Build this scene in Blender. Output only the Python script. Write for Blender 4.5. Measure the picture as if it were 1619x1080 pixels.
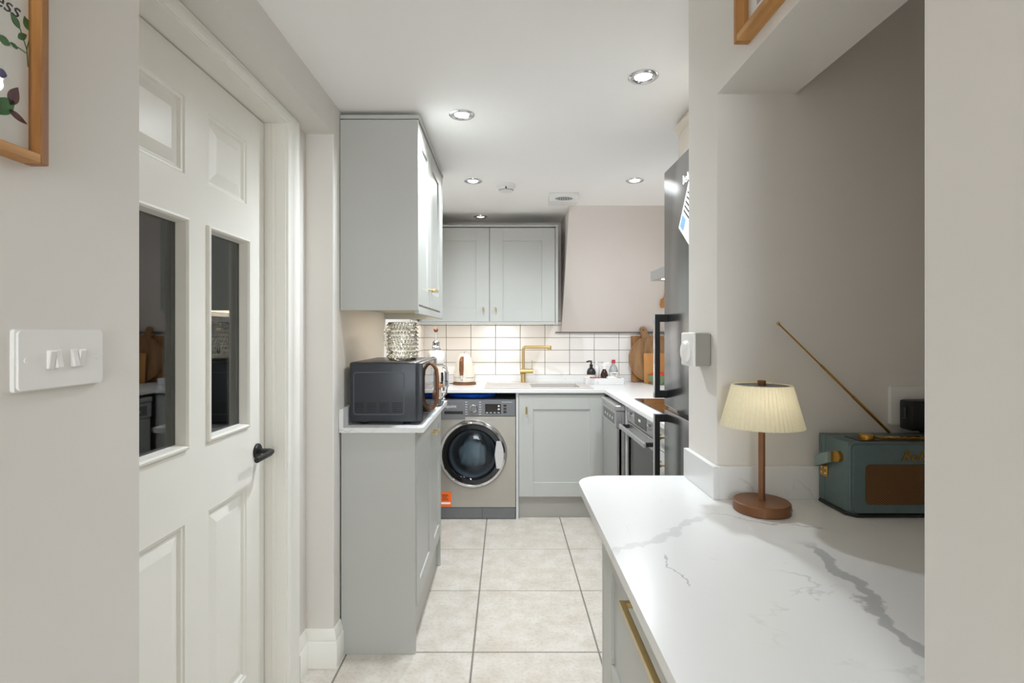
import bpy, bmesh, math, random
from mathutils import Vector, Matrix
random.seed(7)
R = math.radians
PI = math.pi
for o in list(bpy.data.objects):
    bpy.data.objects.remove(o)
scene = bpy.context.scene
C = scene.collection

# ------------------------------------------------------------------ camera
cam_d = bpy.data.cameras.new('camera')
cam_d.sensor_width = 36.0
cam_d.lens = 830.0 / 1619.0 * 36.0
cam_d.shift_x = 9.5 / 1619.0
cam_d.shift_y = -13.0 / 1619.0
cam_d.clip_start = 0.02
cam = bpy.data.objects.new('camera', cam_d)
C.objects.link(cam)
cam.location = (0, 0, 1.30)
cam.rotation_euler = (R(90), 0, 0)
scene.camera = cam

# ------------------------------------------------------------------ world, exposure
world = bpy.data.worlds.new('world')
scene.world = world
world.use_nodes = True
bg = world.node_tree.nodes['Background']
bg.inputs[0].default_value = (0.80, 0.88, 1.0, 1)
bg.inputs[1].default_value = 1.0
vs = scene.view_settings
vs.view_transform = 'Standard'
vs.look = 'None'
vs.gamma = 1.0
vs.use_curve_mapping = False
vs.exposure = 2.18
scene.cycles.max_bounces = 16
scene.cycles.diffuse_bounces = 12
scene.cycles.transmission_bounces = 16

SPOT_W = 13.5
WINDOW_FILL_W = 8.0
HALL_FILL_W = 3.5
LED_W = 0.065

def area_light(name, loc, rot, sx, sy, power, col):
    l = bpy.data.lights.new(name, 'AREA')
    l.shape = 'RECTANGLE'; l.size = sx; l.size_y = sy
    l.energy = power; l.color = col
    o = bpy.data.objects.new(name, l)
    C.objects.link(o); o.location = loc; o.rotation_euler = rot
    return o
# soft front fill added behind the camera, set in an unseen added window
area_light('added_window_fill', (-0.12, -2.66, 1.35), (R(90), 0, 0), 0.72, 1.2, WINDOW_FILL_W, (0.86, 0.93, 1.0))

# ------------------------------------------------------------------ materials
def lin(c):
    return tuple((v / 255 / 12.92) if v / 255 <= 0.04045 else ((v / 255 + 0.055) / 1.055) ** 2.4 for v in c)

MATS = {}
def mat(name, rgb, rough=0.5, metal=0.0, var=0.04, scale=8.0, bump=0.0, bscale=60.0, stretch=(1, 1, 1), **kw):
    m = bpy.data.materials.new(name); m.use_nodes = True
    nt = m.node_tree; n = nt.nodes; b = n['Principled BSDF']
    col = lin(rgb)
    tc = n.new('ShaderNodeTexCoord'); mp = n.new('ShaderNodeMapping')
    mp.inputs['Scale'].default_value = stretch
    nt.links.new(tc.outputs['Object'], mp.inputs['Vector'])
    no = n.new('ShaderNodeTexNoise'); no.inputs['Scale'].default_value = scale; no.inputs['Detail'].default_value = 4
    nt.links.new(mp.outputs[0], no.inputs['Vector'])
    rp = n.new('ShaderNodeValToRGB')
    rp.color_ramp.elements[0].position = 0.3; rp.color_ramp.elements[1].position = 0.7
    rp.color_ramp.elements[0].color = tuple(max(0, c * (1 - var)) for c in col) + (1,)
    rp.color_ramp.elements[1].color = tuple(min(1, c * (1 + var)) for c in col) + (1,)
    nt.links.new(no.outputs['Fac'], rp.inputs[0])
    nt.links.new(rp.outputs[0], b.inputs['Base Color'])
    b.inputs['Roughness'].default_value = rough
    b.inputs['Metallic'].default_value = metal
    if bump:
        n2 = n.new('ShaderNodeTexNoise'); n2.inputs['Scale'].default_value = bscale; n2.inputs['Detail'].default_value = 3
        nt.links.new(mp.outputs[0], n2.inputs['Vector'])
        bp = n.new('ShaderNodeBump'); bp.inputs['Strength'].default_value = bump; bp.inputs['Distance'].default_value = 0.002
        nt.links.new(n2.outputs['Fac'], bp.inputs['Height'])
        nt.links.new(bp.outputs[0], b.inputs['Normal'])
    for k, v in kw.items():
        b.inputs[k.replace('_', ' ')].default_value = v
    MATS[name] = m
    return m

M_wall = mat('wall_paint', (218, 214, 208), 0.75, var=0.02, scale=3, bump=0.10, bscale=90)
M_wallk = mat('kitchen_wall_paint', (220, 212, 206), 0.75, var=0.02, scale=3, bump=0.10, bscale=90)
M_ceil = mat('ceiling_paint', (244, 243, 241), 0.8, var=0.01, scale=2)
M_gloss = mat('white_gloss_paint', (236, 234, 227), 0.33, var=0.015, scale=5, bump=0.05, bscale=40)
M_cab = mat('cabinet_grey', (180, 181, 176), 0.38, var=0.012, scale=4)
M_cabin = mat('cabinet_underside', (188, 176, 138), 0.5, var=0.03)
M_plinth = mat('plinth_grey', (172, 170, 163), 0.35, var=0.02)
M_brass = mat('brushed_brass', (206, 180, 126), 0.28, 1.0, var=0.06, scale=40)
M_gold = mat('polished_gold', (205, 155, 70), 0.25, 1.0, var=0.06, scale=30)
M_steel = mat('brushed_steel', (196, 196, 196), 0.34, 0.9, var=0.05, scale=30, stretch=(1, 1, 12))
M_fridge = mat('fridge_steel', (158, 158, 158), 0.22, 1.0, var=0.03, scale=20, stretch=(1, 1, 14))
M_chrome = mat('chrome', (215, 215, 218), 0.09, 1.0, var=0.02)
M_black = mat('black_plastic', (22, 22, 24), 0.35, var=0.1)
M_blackg = mat('black_glass', (10, 10, 12), 0.05, var=0.1)
M_dark = mat('dark_cavity', (30, 30, 32), 0.7, var=0.1)
M_white = mat('white_plastic', (228, 227, 224), 0.3, var=0.01)
M_char = mat('charcoal_enamel', (46, 50, 56), 0.36, var=0.05, scale=12)
M_charl = mat('charcoal_highlight', (84, 90, 98), 0.3, var=0.04)
M_silver = mat('washer_silver', (168, 163, 154), 0.36, 0.55, var=0.03, scale=6)
M_graph = mat('graphite_plastic', (110, 111, 113), 0.4, 0.3, var=0.03)
M_copper = mat('copper_brown', (126, 84, 54), 0.42, 0.35, var=0.06, scale=20)
M_teal = mat('teal_leatherette', (92, 110, 111), 0.5, var=0.05, scale=60, bump=0.25, bscale=400)
M_strap = mat('sage_strap', (128, 146, 144), 0.5, var=0.05, scale=60)
M_blue = mat('blue_glaze', (30, 100, 235), 0.2, var=0.25, scale=9)
M_grout = mat('grout', (128, 122, 114), 0.9, var=0.06, scale=40)
M_wgrout = mat('wall_grout', (112, 106, 102), 0.9, var=0.05, scale=40)
M_wtile = mat('wall_tile', (238, 234, 230), 0.14, var=0.012, scale=5)
M_paper = mat('paper', (236, 235, 230), 0.7, var=0.01)
M_orange = mat('orange_sticker', (250, 105, 20), 0.5, var=0.03)
M_green = mat('leaf_green', (62, 118, 58), 0.7, var=0.3, scale=60)
M_plum = mat('petal_plum', (92, 46, 52), 0.7, var=0.4, scale=80)
M_violet = mat('petal_violet', (78, 72, 120), 0.7, var=0.3, scale=60)
M_ink = mat('ink', (40, 38, 40), 0.7, var=0.05)
M_pink = mat('print_pink', (172, 130, 126), 0.7, var=0.1)
M_red = mat('red_plastic', (180, 50, 62), 0.35, var=0.05)
M_amber = mat('amber_glass', (48, 26, 16), 0.1, var=0.1)
M_clear = mat('clear_plastic', (200, 205, 206), 0.1, var=0.02, Transmission_Weight=0.6)
M_cream = mat('cream_enamel', (226, 216, 202), 0.22, var=0.015)
M_composite = mat('composite_sink', (192, 186, 181), 0.5, var=0.02, scale=60)
M_ink_blue = mat('print_blue', (110, 150, 205), 0.6, var=0.1)
M_cloth = mat('drum_cloth', (214, 212, 206), 0.6, var=0.12, scale=10)
M_drum = mat('drum_steel', (120, 122, 126), 0.3, 1.0, var=0.08, scale=50)
M_lightgrey = mat('light_grey_paint', (196, 197, 196), 0.4, var=0.02)
M_greyface = mat('grey_parts_and_shade', (142, 139, 130), 0.5, var=0.03)
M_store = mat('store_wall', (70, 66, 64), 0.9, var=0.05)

def glass(name, rgb, rough=0.0, ior=1.45):
    m = mat(name, rgb, rough, var=0.0)
    b = m.node_tree.nodes['Principled BSDF']
    b.inputs['Transmission Weight'].default_value = 1.0
    b.inputs['IOR'].default_value = ior
    return m
M_glass = glass('clear_glass', (245, 248, 246))
M_jug = glass('jug_glass', (254, 254, 250), 0.02)



def thin_glass(name, rgb, ior):
    m = bpy.data.materials.new(name); m.use_nodes = True
    nt = m.node_tree; n = nt.nodes; out = n['Material Output']; n.remove(n['Principled BSDF'])
    tr = n.new('ShaderNodeBsdfTransparent'); tr.inputs[0].default_value = lin(rgb) + (1,)
    g = n.new('ShaderNodeBsdfGlossy'); g.inputs['Roughness'].default_value = 0.0; g.inputs[0].default_value = (1, 1, 1, 1)
    lw = n.new('ShaderNodeLayerWeight'); lw.inputs['Blend'].default_value = 0.5
    pw = n.new('ShaderNodeMath'); pw.operation = 'POWER'; pw.inputs[1].default_value = 5.0
    nt.links.new(lw.outputs['Facing'], pw.inputs[0])
    f0 = ((ior - 1) / (ior + 1)) ** 2
    f = n.new('ShaderNodeMapRange'); f.inputs[3].default_value = f0; f.inputs[4].default_value = 1.0
    nt.links.new(pw.outputs[0], f.inputs[0])
    mx = n.new('ShaderNodeMixShader')
    nt.links.new(f.outputs[0], mx.inputs[0]); nt.links.new(tr.outputs[0], mx.inputs[1]); nt.links.new(g.outputs[0], mx.inputs[2]); nt.links.new(mx.outputs[0], out.inputs[0])
    return m
M_washglass = thin_glass('washer_glass', (205, 215, 222), 1.35)
M_pane = thin_glass('door_glass', (205, 208, 206), 1.9)
M_picglass = thin_glass('picture_glass', (250, 250, 250), 1.35)
def emis(name, rgb, strength):
    m = mat(name, rgb, 0.5, var=0.0)
    b = m.node_tree.nodes['Principled BSDF']
    b.inputs['Emission Color'].default_value = lin(rgb) + (1,)
    b.inputs['Emission Strength'].default_value = strength
    return m
M_lamp = emis('spot_lens', (255, 250, 240), 14.0)
M_lampdim = emis('spot_lens_dim', (255, 248, 238), 1.2)
M_led = emis('led_strip', (255, 236, 205), 1.5)

def wood(name, c1, c2, scale=6, stretch=(1, 1, 1), rough=0.45):
    m = bpy.data.materials.new(name); m.use_nodes = True
    nt = m.node_tree; n = nt.nodes; b = n['Principled BSDF']
    tc = n.new('ShaderNodeTexCoord'); mp = n.new('ShaderNodeMapping')
    mp.inputs['Scale'].default_value = stretch
    nt.links.new(tc.outputs['Object'], mp.inputs['Vector'])
    no = n.new('ShaderNodeTexNoise'); no.inputs['Scale'].default_value = scale
    no.inputs['Detail'].default_value = 8; no.inputs['Distortion'].default_value = 0.8
    nt.links.new(mp.outputs[0], no.inputs['Vector'])
    rp = n.new('ShaderNodeValToRGB')
    rp.color_ramp.elements[0].position = 0.32; rp.color_ramp.elements[1].position = 0.68
    rp.color_ramp.elements[0].color = lin(c1) + (1,); rp.color_ramp.elements[1].color = lin(c2) + (1,)
    nt.links.new(no.outputs['Fac'], rp.inputs[0]); nt.links.new(rp.outputs[0], b.inputs['Base Color'])
    b.inputs['Roughness'].default_value = rough
    return m
M_oak = wood('oak_y', (150, 98, 44), (205, 152, 84), 30, (1, 0.08, 1))
M_oakz = wood('oak_z', (132, 84, 38), (190, 136, 74), 30, (1, 1, 0.08))
M_boardz = wood('board_z', (126, 84, 46), (174, 124, 72), 26, (1, 1, 0.1))
M_boardr = wood('board_round', (122, 90, 58), (168, 130, 90), 24, (1, 1, 0.12))
M_boards = wood('board_small', (176, 120, 62), (198, 142, 84), 20, (1, 1, 0.1))
M_walnut = wood('walnut', (96, 60, 36), (146, 98, 62), 30, (1, 1, 0.2))

def floor_tile_mat():
    m = bpy.data.materials.new('floor_tile_ceramic'); m.use_nodes = True
    nt = m.node_tree; n = nt.nodes; b = n['Principled BSDF']
    tc = n.new('ShaderNodeNewGeometry')
    a = n.new('ShaderNodeTexNoise'); a.inputs['Scale'].default_value = 9; a.inputs['Detail'].default_value = 8; a.inputs['Roughness'].default_value = 0.7
    c = n.new('ShaderNodeTexNoise'); c.inputs['Scale'].default_value = 70; c.inputs['Detail'].default_value = 6
    nt.links.new(tc.outputs['Position'], a.inputs['Vector']); nt.links.new(tc.outputs['Position'], c.inputs['Vector'])
    r1 = n.new('ShaderNodeValToRGB')
    r1.color_ramp.elements[0].position = 0.35; r1.color_ramp.elements[1].position = 0.62
    r1.color_ramp.elements[0].color = lin((190, 181, 168)) + (1,); r1.color_ramp.elements[1].color = lin((207, 201, 193)) + (1,)
    r2 = n.new('ShaderNodeValToRGB')
    r2.color_ramp.elements[0].position = 0.3; r2.color_ramp.elements[1].position = 0.5
    r2.color_ramp.elements[0].color = lin((236, 232, 226)) + (1,); r2.color_ramp.elements[1].color = (1, 1, 1, 1)
    mx = n.new('ShaderNodeMix'); mx.data_type = 'RGBA'; mx.blend_type = 'MULTIPLY'; mx.inputs[0].default_value = 0.8
    nt.links.new(a.outputs['Fac'], r1.inputs[0]); nt.links.new(c.outputs['Fac'], r2.inputs[0])
    nt.links.new(r1.outputs[0], mx.inputs[6]); nt.links.new(r2.outputs[0], mx.inputs[7])
    nt.links.new(mx.outputs[2], b.inputs['Base Color'])
    b.inputs['Roughness'].default_value = 0.42
    bp = n.new('ShaderNodeBump'); bp.inputs['Strength'].default_value = 0.12; bp.inputs['Distance'].default_value = 0.002
    nt.links.new(a.outputs['Fac'], bp.inputs['Height']); nt.links.new(bp.outputs[0], b.inputs['Normal'])
    return m
M_ftile = floor_tile_mat()

def quartz_mat(name, veins):
    """white quartz; veins = list of (x0,y0,x1,y1,width,strength) line veins in world metres, wobbled by noise"""
    m = bpy.data.materials.new(name); m.use_nodes = True
    nt = m.node_tree; n = nt.nodes; b = n['Principled BSDF']
    L = nt.links.new
    geo = n.new('ShaderNodeNewGeometry')
    def math_(op, a, b_=None, c_=None):
        k = n.new('ShaderNodeMath'); k.operation = op
        for i, v in enumerate((a, b_, c_)):
            if v is None: continue
            if isinstance(v, (int, float)): k.inputs[i].default_value = v
            else: L(v, k.inputs[i])
        return k.outputs[0]
    w = n.new('ShaderNodeTexNoise'); w.inputs['Scale'].default_value = 9; w.inputs['Detail'].default_value = 7; w.inputs['Roughness'].default_value = 0.6
    L(geo.outputs['Position'], w.inputs['Vector'])
    wob = math_('MULTIPLY', math_('SUBTRACT', w.outputs['Fac'], 0.5), 0.12)
    w2 = n.new('ShaderNodeTexNoise'); w2.inputs['Scale'].default_value = 22; w2.inputs['Detail'].default_value = 5
    L(geo.outputs['Position'], w2.inputs['Vector'])
    sp = n.new('ShaderNodeSeparateXYZ'); L(geo.outputs['Position'], sp.inputs[0])
    total = None
    for (x0, y0, x1, y1, wd, st) in veins:
        dx, dy = x1 - x0, y1 - y0; ln = math.hypot(dx, dy); ux, uy = dx / ln, dy / ln
        t = math_('ADD', math_('MULTIPLY', math_('SUBTRACT', sp.outputs[0], x0), ux), math_('MULTIPLY', math_('SUBTRACT', sp.outputs[1], y0), uy))
        d = math_('ADD', math_('MULTIPLY', math_('SUBTRACT', sp.outputs[0], x0), -uy), math_('MULTIPLY', math_('SUBTRACT', sp.outputs[1], y0), ux))
        d = math_('ABSOLUTE', math_('ADD', d, wob))
        half = math_('MULTIPLY', w2.outputs['Fac'], wd * 2)
        core = n.new('ShaderNodeMapRange'); core.interpolation_type = 'SMOOTHSTEP'
        L(math_('DIVIDE', d, half), core.inputs[0])
        core.inputs[1].default_value = 0.55; core.inputs[2].default_value = 1.1; core.inputs[3].default_value = 1; core.inputs[4].default_value = 0
        ends = n.new('ShaderNodeMapRange'); ends.interpolation_type = 'SMOOTHSTEP'
        L(math_('ABSOLUTE', math_('SUBTRACT', t, ln / 2)), ends.inputs[0])
        ends.inputs[1].default_value = ln * 0.42; ends.inputs[2].default_value = ln * 0.55; ends.inputs[3].default_value = 1; ends.inputs[4].default_value = 0
        f = math_('MULTIPLY', math_('MULTIPLY', core.outputs[0], ends.outputs[0]), st)
        total = f if total is None else math_('MAXIMUM', total, f)
    # faint hairline veins everywhere
    v = n.new('ShaderNodeTexNoise'); v.inputs['Scale'].default_value = 2.6; v.inputs['Detail'].default_value = 6; v.inputs['Distortion'].default_value = 0.6
    L(geo.outputs['Position'], v.inputs['Vector'])
    hv = math_('ABSOLUTE', math_('SUBTRACT', v.outputs['Fac'], 0.5))
    hr = n.new('ShaderNodeMapRange'); hr.interpolation_type = 'SMOOTHSTEP'
    L(hv, hr.inputs[0]); hr.inputs[1].default_value = 0.0; hr.inputs[2].default_value = 0.006; hr.inputs[3].default_value = 1; hr.inputs[4].default_value = 0
    msk = n.new('ShaderNodeTexNoise'); msk.inputs['Scale'].default_value = 6
    L(geo.outputs['Position'], msk.inputs['Vector'])
    mr = n.new('ShaderNodeMapRange'); mr.interpolation_type = 'SMOOTHSTEP'
    L(msk.outputs['Fac'], mr.inputs[0]); mr.inputs[1].default_value = 0.5; mr.inputs[2].default_value = 0.72
    hair = math_('MULTIPLY', math_('MULTIPLY', hr.outputs[0], mr.outputs[0]), 0.5)
    total = hair if total is None else math_('MAXIMUM', total, hair)
    mx = n.new('ShaderNodeMix'); mx.data_type = 'RGBA'
    L(total, mx.inputs[0])
    mx.inputs[6].default_value = lin((222, 222, 221)) + (1,)
    mx.inputs[7].default_value = lin((150, 151, 154)) + (1,)
    L(mx.outputs[2], b.inputs['Base Color'])
    b.inputs['Roughness'].default_value = 0.25
    return m
M_quartz = quartz_mat('quartz', [])
M_quartzv = quartz_mat('quartz_veined', [(0.535, 0.95, 0.50, 0.50, 0.011, 0.62), (0.19, 0.90, 0.42, 1.08, 0.010, 0.28),
                                        (0.28, 0.90, 0.262, 0.79, 0.0025, 0.6), (0.42, 1.1, 0.62, 1.02, 0.003, 0.5)])

def mesh_grille():
    m = bpy.data.materials.new('grille_mesh'); m.use_nodes = True
    nt = m.node_tree; n = nt.nodes; b = n['Principled BSDF']
    tc = n.new('ShaderNodeTexCoord'); mp = n.new('ShaderNodeMapping'); mp.inputs['Rotation'].default_value = (R(90), 0, 0)
    nt.links.new(tc.outputs['Object'], mp.inputs[0])
    v = n.new('ShaderNodeTexBrick'); v.inputs['Scale'].default_value = 90
    v.inputs['Color1'].default_value = lin((64, 42, 26)) + (1,); v.inputs['Color2'].default_value = lin((52, 34, 22)) + (1,)
    v.inputs['Mortar'].default_value = lin((146, 106, 62)) + (1,); v.inputs['Mortar Size'].default_value = 0.05
    nt.links.new(mp.outputs[0], v.inputs['Vector']); nt.links.new(v.outputs[0], b.inputs['Base Color'])
    b.inputs['Roughness'].default_value = 0.45; b.inputs['Metallic'].default_value = 0.4
    return m
M_grille = mesh_grille()

def shade_mat():
    m = bpy.data.materials.new('pleated_shade'); m.use_nodes = True
    nt = m.node_tree; n = nt.nodes; out = n['Material Output']; n.remove(n['Principled BSDF'])
    d = n.new('ShaderNodeBsdfDiffuse'); t = n.new('ShaderNodeBsdfTranslucent'); mx = n.new('ShaderNodeMixShader')
    no = n.new('ShaderNodeTexNoise'); no.inputs['Scale'].default_value = 30
    rp = n.new('ShaderNodeValToRGB')
    rp.color_ramp.elements[0].color = lin((232, 224, 196)) + (1,); rp.color_ramp.elements[1].color = lin((244, 238, 214)) + (1,)
    nt.links.new(no.outputs['Fac'], rp.inputs[0])
    nt.links.new(rp.outputs[0], d.inputs[0]); nt.links.new(rp.outputs[0], t.inputs[0])
    mx.inputs[0].default_value = 0.4
    nt.links.new(d.outputs[0], mx.inputs[1]); nt.links.new(t.outputs[0], mx.inputs[2]); nt.links.new(mx.outputs[0], out.inputs[0])
    return m
M_shade = shade_mat()

# ------------------------------------------------------------------ mesh helpers (world coordinates)
def BM():
    return bmesh.new()
def box(bm, x0, x1, y0, y1, z0, z1, bev=0.0, seg=1):
    r = bmesh.ops.create_cube(bm, size=1.0, matrix=Matrix.Translation(((x0 + x1) / 2, (y0 + y1) / 2, (z0 + z1) / 2)) @ Matrix.Diagonal((abs(x1 - x0), abs(y1 - y0), abs(z1 - z0), 1)))
    if bev > 0:
        es = {e for v in r['verts'] for e in v.link_edges}
        bmesh.ops.bevel(bm, geom=list(es), offset=bev, segments=seg, profile=0.5, affect='EDGES')
    return bm
def lathe(bm, prof, M=None, seg=24, cap=True, rfun=None):
    """prof: [(r,z)...] about local z; M places it"""
    M = M or Matrix.Identity(4)
    rings = []
    for r, z in prof:
        ring = []
        for i in range(seg):
            a = 2 * PI * i / seg
            rr = r * (rfun(i, r, z) if rfun else 1)
            ring.append(bm.verts.new(M @ Vector((rr * math.cos(a), rr * math.sin(a), z))))
        rings.append(ring)
    for a, b in zip(rings, rings[1:]):
        for i in range(seg):
            j = (i + 1) % seg
            bm.faces.new((a[i], a[j], b[j], b[i]))
    if cap:
        if prof[0][0] > 1e-6: bm.faces.new(list(reversed(rings[0])))
        if prof[-1][0] > 1e-6: bm.faces.new(rings[-1])
    return bm
def axis_m(p, d):
    """matrix taking local z to direction d, origin p"""
    d = Vector(d).normalized()
    return Matrix.Translation(Vector(p)) @ d.to_track_quat('Z', 'Y').to_matrix().to_4x4()
def cyl(bm, p0, p1, r0, r1=None, seg=16):
    p0 = Vector(p0); p1 = Vector(p1)
    return lathe(bm, [(r0, 0), (r0 if r1 is None else r1, (p1 - p0).length)], axis_m(p0, p1 - p0), seg)
def tube(bm, pts, r, seg=10, closed=False, flat=None):
    pts = [Vector(p) for p in pts]
    n = len(pts); rings = []
    prev = None
    for i, p in enumerate(pts):
        if closed: d = pts[(i + 1) % n] - pts[i - 1]
        else: d = pts[min(i + 1, n - 1)] - pts[max(i - 1, 0)]
        d.normalize()
        if prev is None:
            up = Vector((0, 0, 1)) if abs(d.z) < 0.9 else Vector((1, 0, 0))
            u = d.cross(up).normalized()
        else:
            u = (prev - d * prev.dot(d)).normalized()
        prev = u; v = d.cross(u)
        rr = r[i] if isinstance(r, (list, tuple)) else r
        rings.append([bm.verts.new(p + u * (rr * math.cos(2 * PI * k / seg)) + v * (rr * math.sin(2 * PI * k / seg))) for k in range(seg)])
    pairs = list(zip(rings, rings[1:])) + ([(rings[-1], rings[0])] if closed else [])
    for a, b in pairs:
        for k in range(seg):
            j = (k + 1) % seg
            bm.faces.new((a[k], a[j], b[j], b[k]))
    if not closed:
        bm.faces.new(list(reversed(rings[0]))); bm.faces.new(rings[-1])
    return bm
def prism(bm, poly, f0, f1):
    """poly: list of 2-d points; f0/f1 map a 2-d point to the two end faces"""
    a = [bm.verts.new(f0(p)) for p in poly]; b = [bm.verts.new(f1(p)) for p in poly]
    n = len(poly)
    bm.faces.new(list(reversed(a))); bm.faces.new(b)
    for i in range(n):
        j = (i + 1) % n
        bm.faces.new((a[i], a[j], b[j], b[i]))
    return bm
def prism_x(bm, poly, x0, x1):  # poly in (y,z)
    return prism(bm, poly, lambda p: (x0, p[0], p[1]), lambda p: (x1, p[0], p[1]))
def prism_y(bm, poly, y0, y1):  # poly in (x,z)
    return prism(bm, poly, lambda p: (p[0], y0, p[1]), lambda p: (p[0], y1, p[1]))
def prism_z(bm, poly, z0, z1):  # poly in (x,y)
    return prism(bm, poly, lambda p: (p[0], p[1], z0), lambda p: (p[0], p[1], z1))
def rrect(x0, x1, y0, y1, r, n=5):
    pts = []
    for cx, cy, a0 in ((x1 - r, y1 - r, 0), (x0 + r, y1 - r, 90), (x0 + r, y0 + r, 180), (x1 - r, y0 + r, 270)):
        for k in range(n + 1):
            a = R(a0 + 90 * k / n)
            pts.append((cx + r * math.cos(a), cy + r * math.sin(a)))
    return pts
def sphere(bm, c, r, seg=16, sc=(1, 1, 1)):
    bmesh.ops.create_uvsphere(bm, u_segments=seg, v_segments=max(6, seg // 2), radius=r, matrix=Matrix.Translation(c) @ Matrix.Diagonal((*sc, 1)))
    return bm

WM = {}   # world matrix of every object made here
def link(name, data, parent, Mw):
    o = bpy.data.objects.new(name, data)
    C.objects.link(o)
    WM[o] = Mw
    if parent is not None:
        o.parent = parent
        o.matrix_basis = WM[parent].inverted() @ Mw
    else:
        o.matrix_basis = Mw
    return o
def obj(name, bm, m, parent=None, base=None, smooth=True, angle=35):
    """bm is in world coordinates; the object's origin is the parent's, or base"""
    bmesh.ops.recalc_face_normals(bm, faces=bm.faces[:])
    Mw = WM[parent].copy() if parent is not None else Matrix.Translation(base or (0, 0, 0))
    bm.transform(Mw.inverted())
    me = bpy.data.meshes.new(name); bm.to_mesh(me); bm.free()
    for mm in (m if isinstance(m, (list, tuple)) else [m]): me.materials.append(mm)
    if smooth and len(me.polygons) > 6:
        me.polygons.foreach_set('use_smooth', [True] * len(me.polygons))
        me.set_sharp_from_angle(angle=R(angle))
    return link(name, me, parent, Mw)
def tag(o, label, cat, group=None, kind=None):
    o['label'] = label; o['category'] = cat
    if group: o['group'] = group
    if kind: o['kind'] = kind
    return o
def thing(name, label, cat, loc, group=None, rotz=0):
    Mw = Matrix.Translation(loc) @ Matrix.Rotation(rotz, 4, 'Z')
    return tag(link(name, None, None, Mw), label, cat, group)
def struct(name, bm, m, label, cat, base=None):
    return tag(obj(name, bm, m, None, base), label, cat, kind='structure')
def text_part(name, body, size, M, m, parent, depth=0.0004, shear=0.0, spacing=1.0):
    cu = bpy.data.curves.new(name, 'FONT'); cu.body = body; cu.size = size; cu.extrude = depth; cu.shear = shear
    cu.align_x = 'CENTER'; cu.align_y = 'CENTER'; cu.space_character = spacing; cu.resolution_u = 3
    t = bpy.data.objects.new(name, cu); C.objects.link(t)
    bpy.context.view_layer.update()
    me = bpy.data.meshes.new_from_object(t)
    bpy.data.objects.remove(t)
    bm = BM(); bm.from_mesh(me); bpy.data.meshes.remove(me)
    bm.transform(M)
    return obj(name, bm, m, parent, smooth=False)
# text facing matrices: local x = reading direction, local z = out of the surface
def face_cam(x, y, z):   # surface facing -Y
    return Matrix.Translation((x, y, z)) @ Matrix.Rotation(R(90), 4, 'X')
def face_px(x, y, z):    # surface facing +X
    return Matrix.Translation((x, y, z)) @ Matrix.Rotation(R(90), 4, 'Z') @ Matrix.Rotation(R(90), 4, 'X')
def face_nx(x, y, z):    # surface facing -X
    return Matrix.Translation((x, y, z)) @ Matrix.Rotation(R(-90), 4, 'Z') @ Matrix.Rotation(R(90), 4, 'X')
def xf(bm, M):
    bm.transform(M); return bm
# unit-front frames: local x = viewer's right, y = into the unit, z up
def F_cam(o): return Matrix.Translation(o)
def F_px(o): return Matrix.Translation(o) @ Matrix.Rotation(R(90), 4, 'Z')
def F_nx(o): return Matrix.Translation(o) @ Matrix.Rotation(R(-90), 4, 'Z')
def shaker(name, parent, F, x0, x1, z0, z1, rail=0.085, th=0.02, rec=0.007, m=None, m2=None, rail_z=None):
    """front frame of four rails with a recessed panel; local y = 0 is the front face"""
    m = m or M_cab
    rz = rail_z or rail
    bm = BM()
    b = 0.0015
    box(bm, x0, x0 + rail, 0, th, z0, z1, b); box(bm, x1 - rail, x1, 0, th, z0, z1, b)
    box(bm, x0 + rail - 0.0005, x1 - rail + 0.0005, 0, th, z1 - rz, z1, b); box(bm, x0 + rail - 0.0005, x1 - rail + 0.0005, 0, th, z0, z0 + rz, b)
    d = obj(name, xf(bm, F), m, parent)
    bm = BM(); box(bm, x0 + rail - 0.004, x1 - rail + 0.004, rec, th, z0 + rz - 0.004, z1 - rz + 0.004)
    obj('recessed_panel', xf(bm, F), m2 or m, d)
    return d
def tknob(parent, F, x, z, horiz=True, ln=0.034):
    bm = BM()
    cyl(bm, (x, 0.001, z), (x, -0.026, z), 0.0045, seg=12)
    if horiz: cyl(bm, (x - ln / 2, -0.026, z), (x + ln / 2, -0.026, z), 0.006, seg=12)
    else: cyl(bm, (x, -0.026, z - ln / 2), (x, -0.026, z + ln / 2), 0.006, seg=12)
    return obj('knob', xf(bm, F), M_brass, parent)

# ------------------------------------------------------------------ dimensions
CEIL = 2.20
XL = -0.673          # left wall face
XR = 1.28            # kitchen right wall
YB = 4.27            # back wall
XN = 0.4875          # pier / header face on the right
DEND = 1.213         # niche end wall
WZ = 0.92            # near worktops
KZ = 0.906           # back worktop

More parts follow.
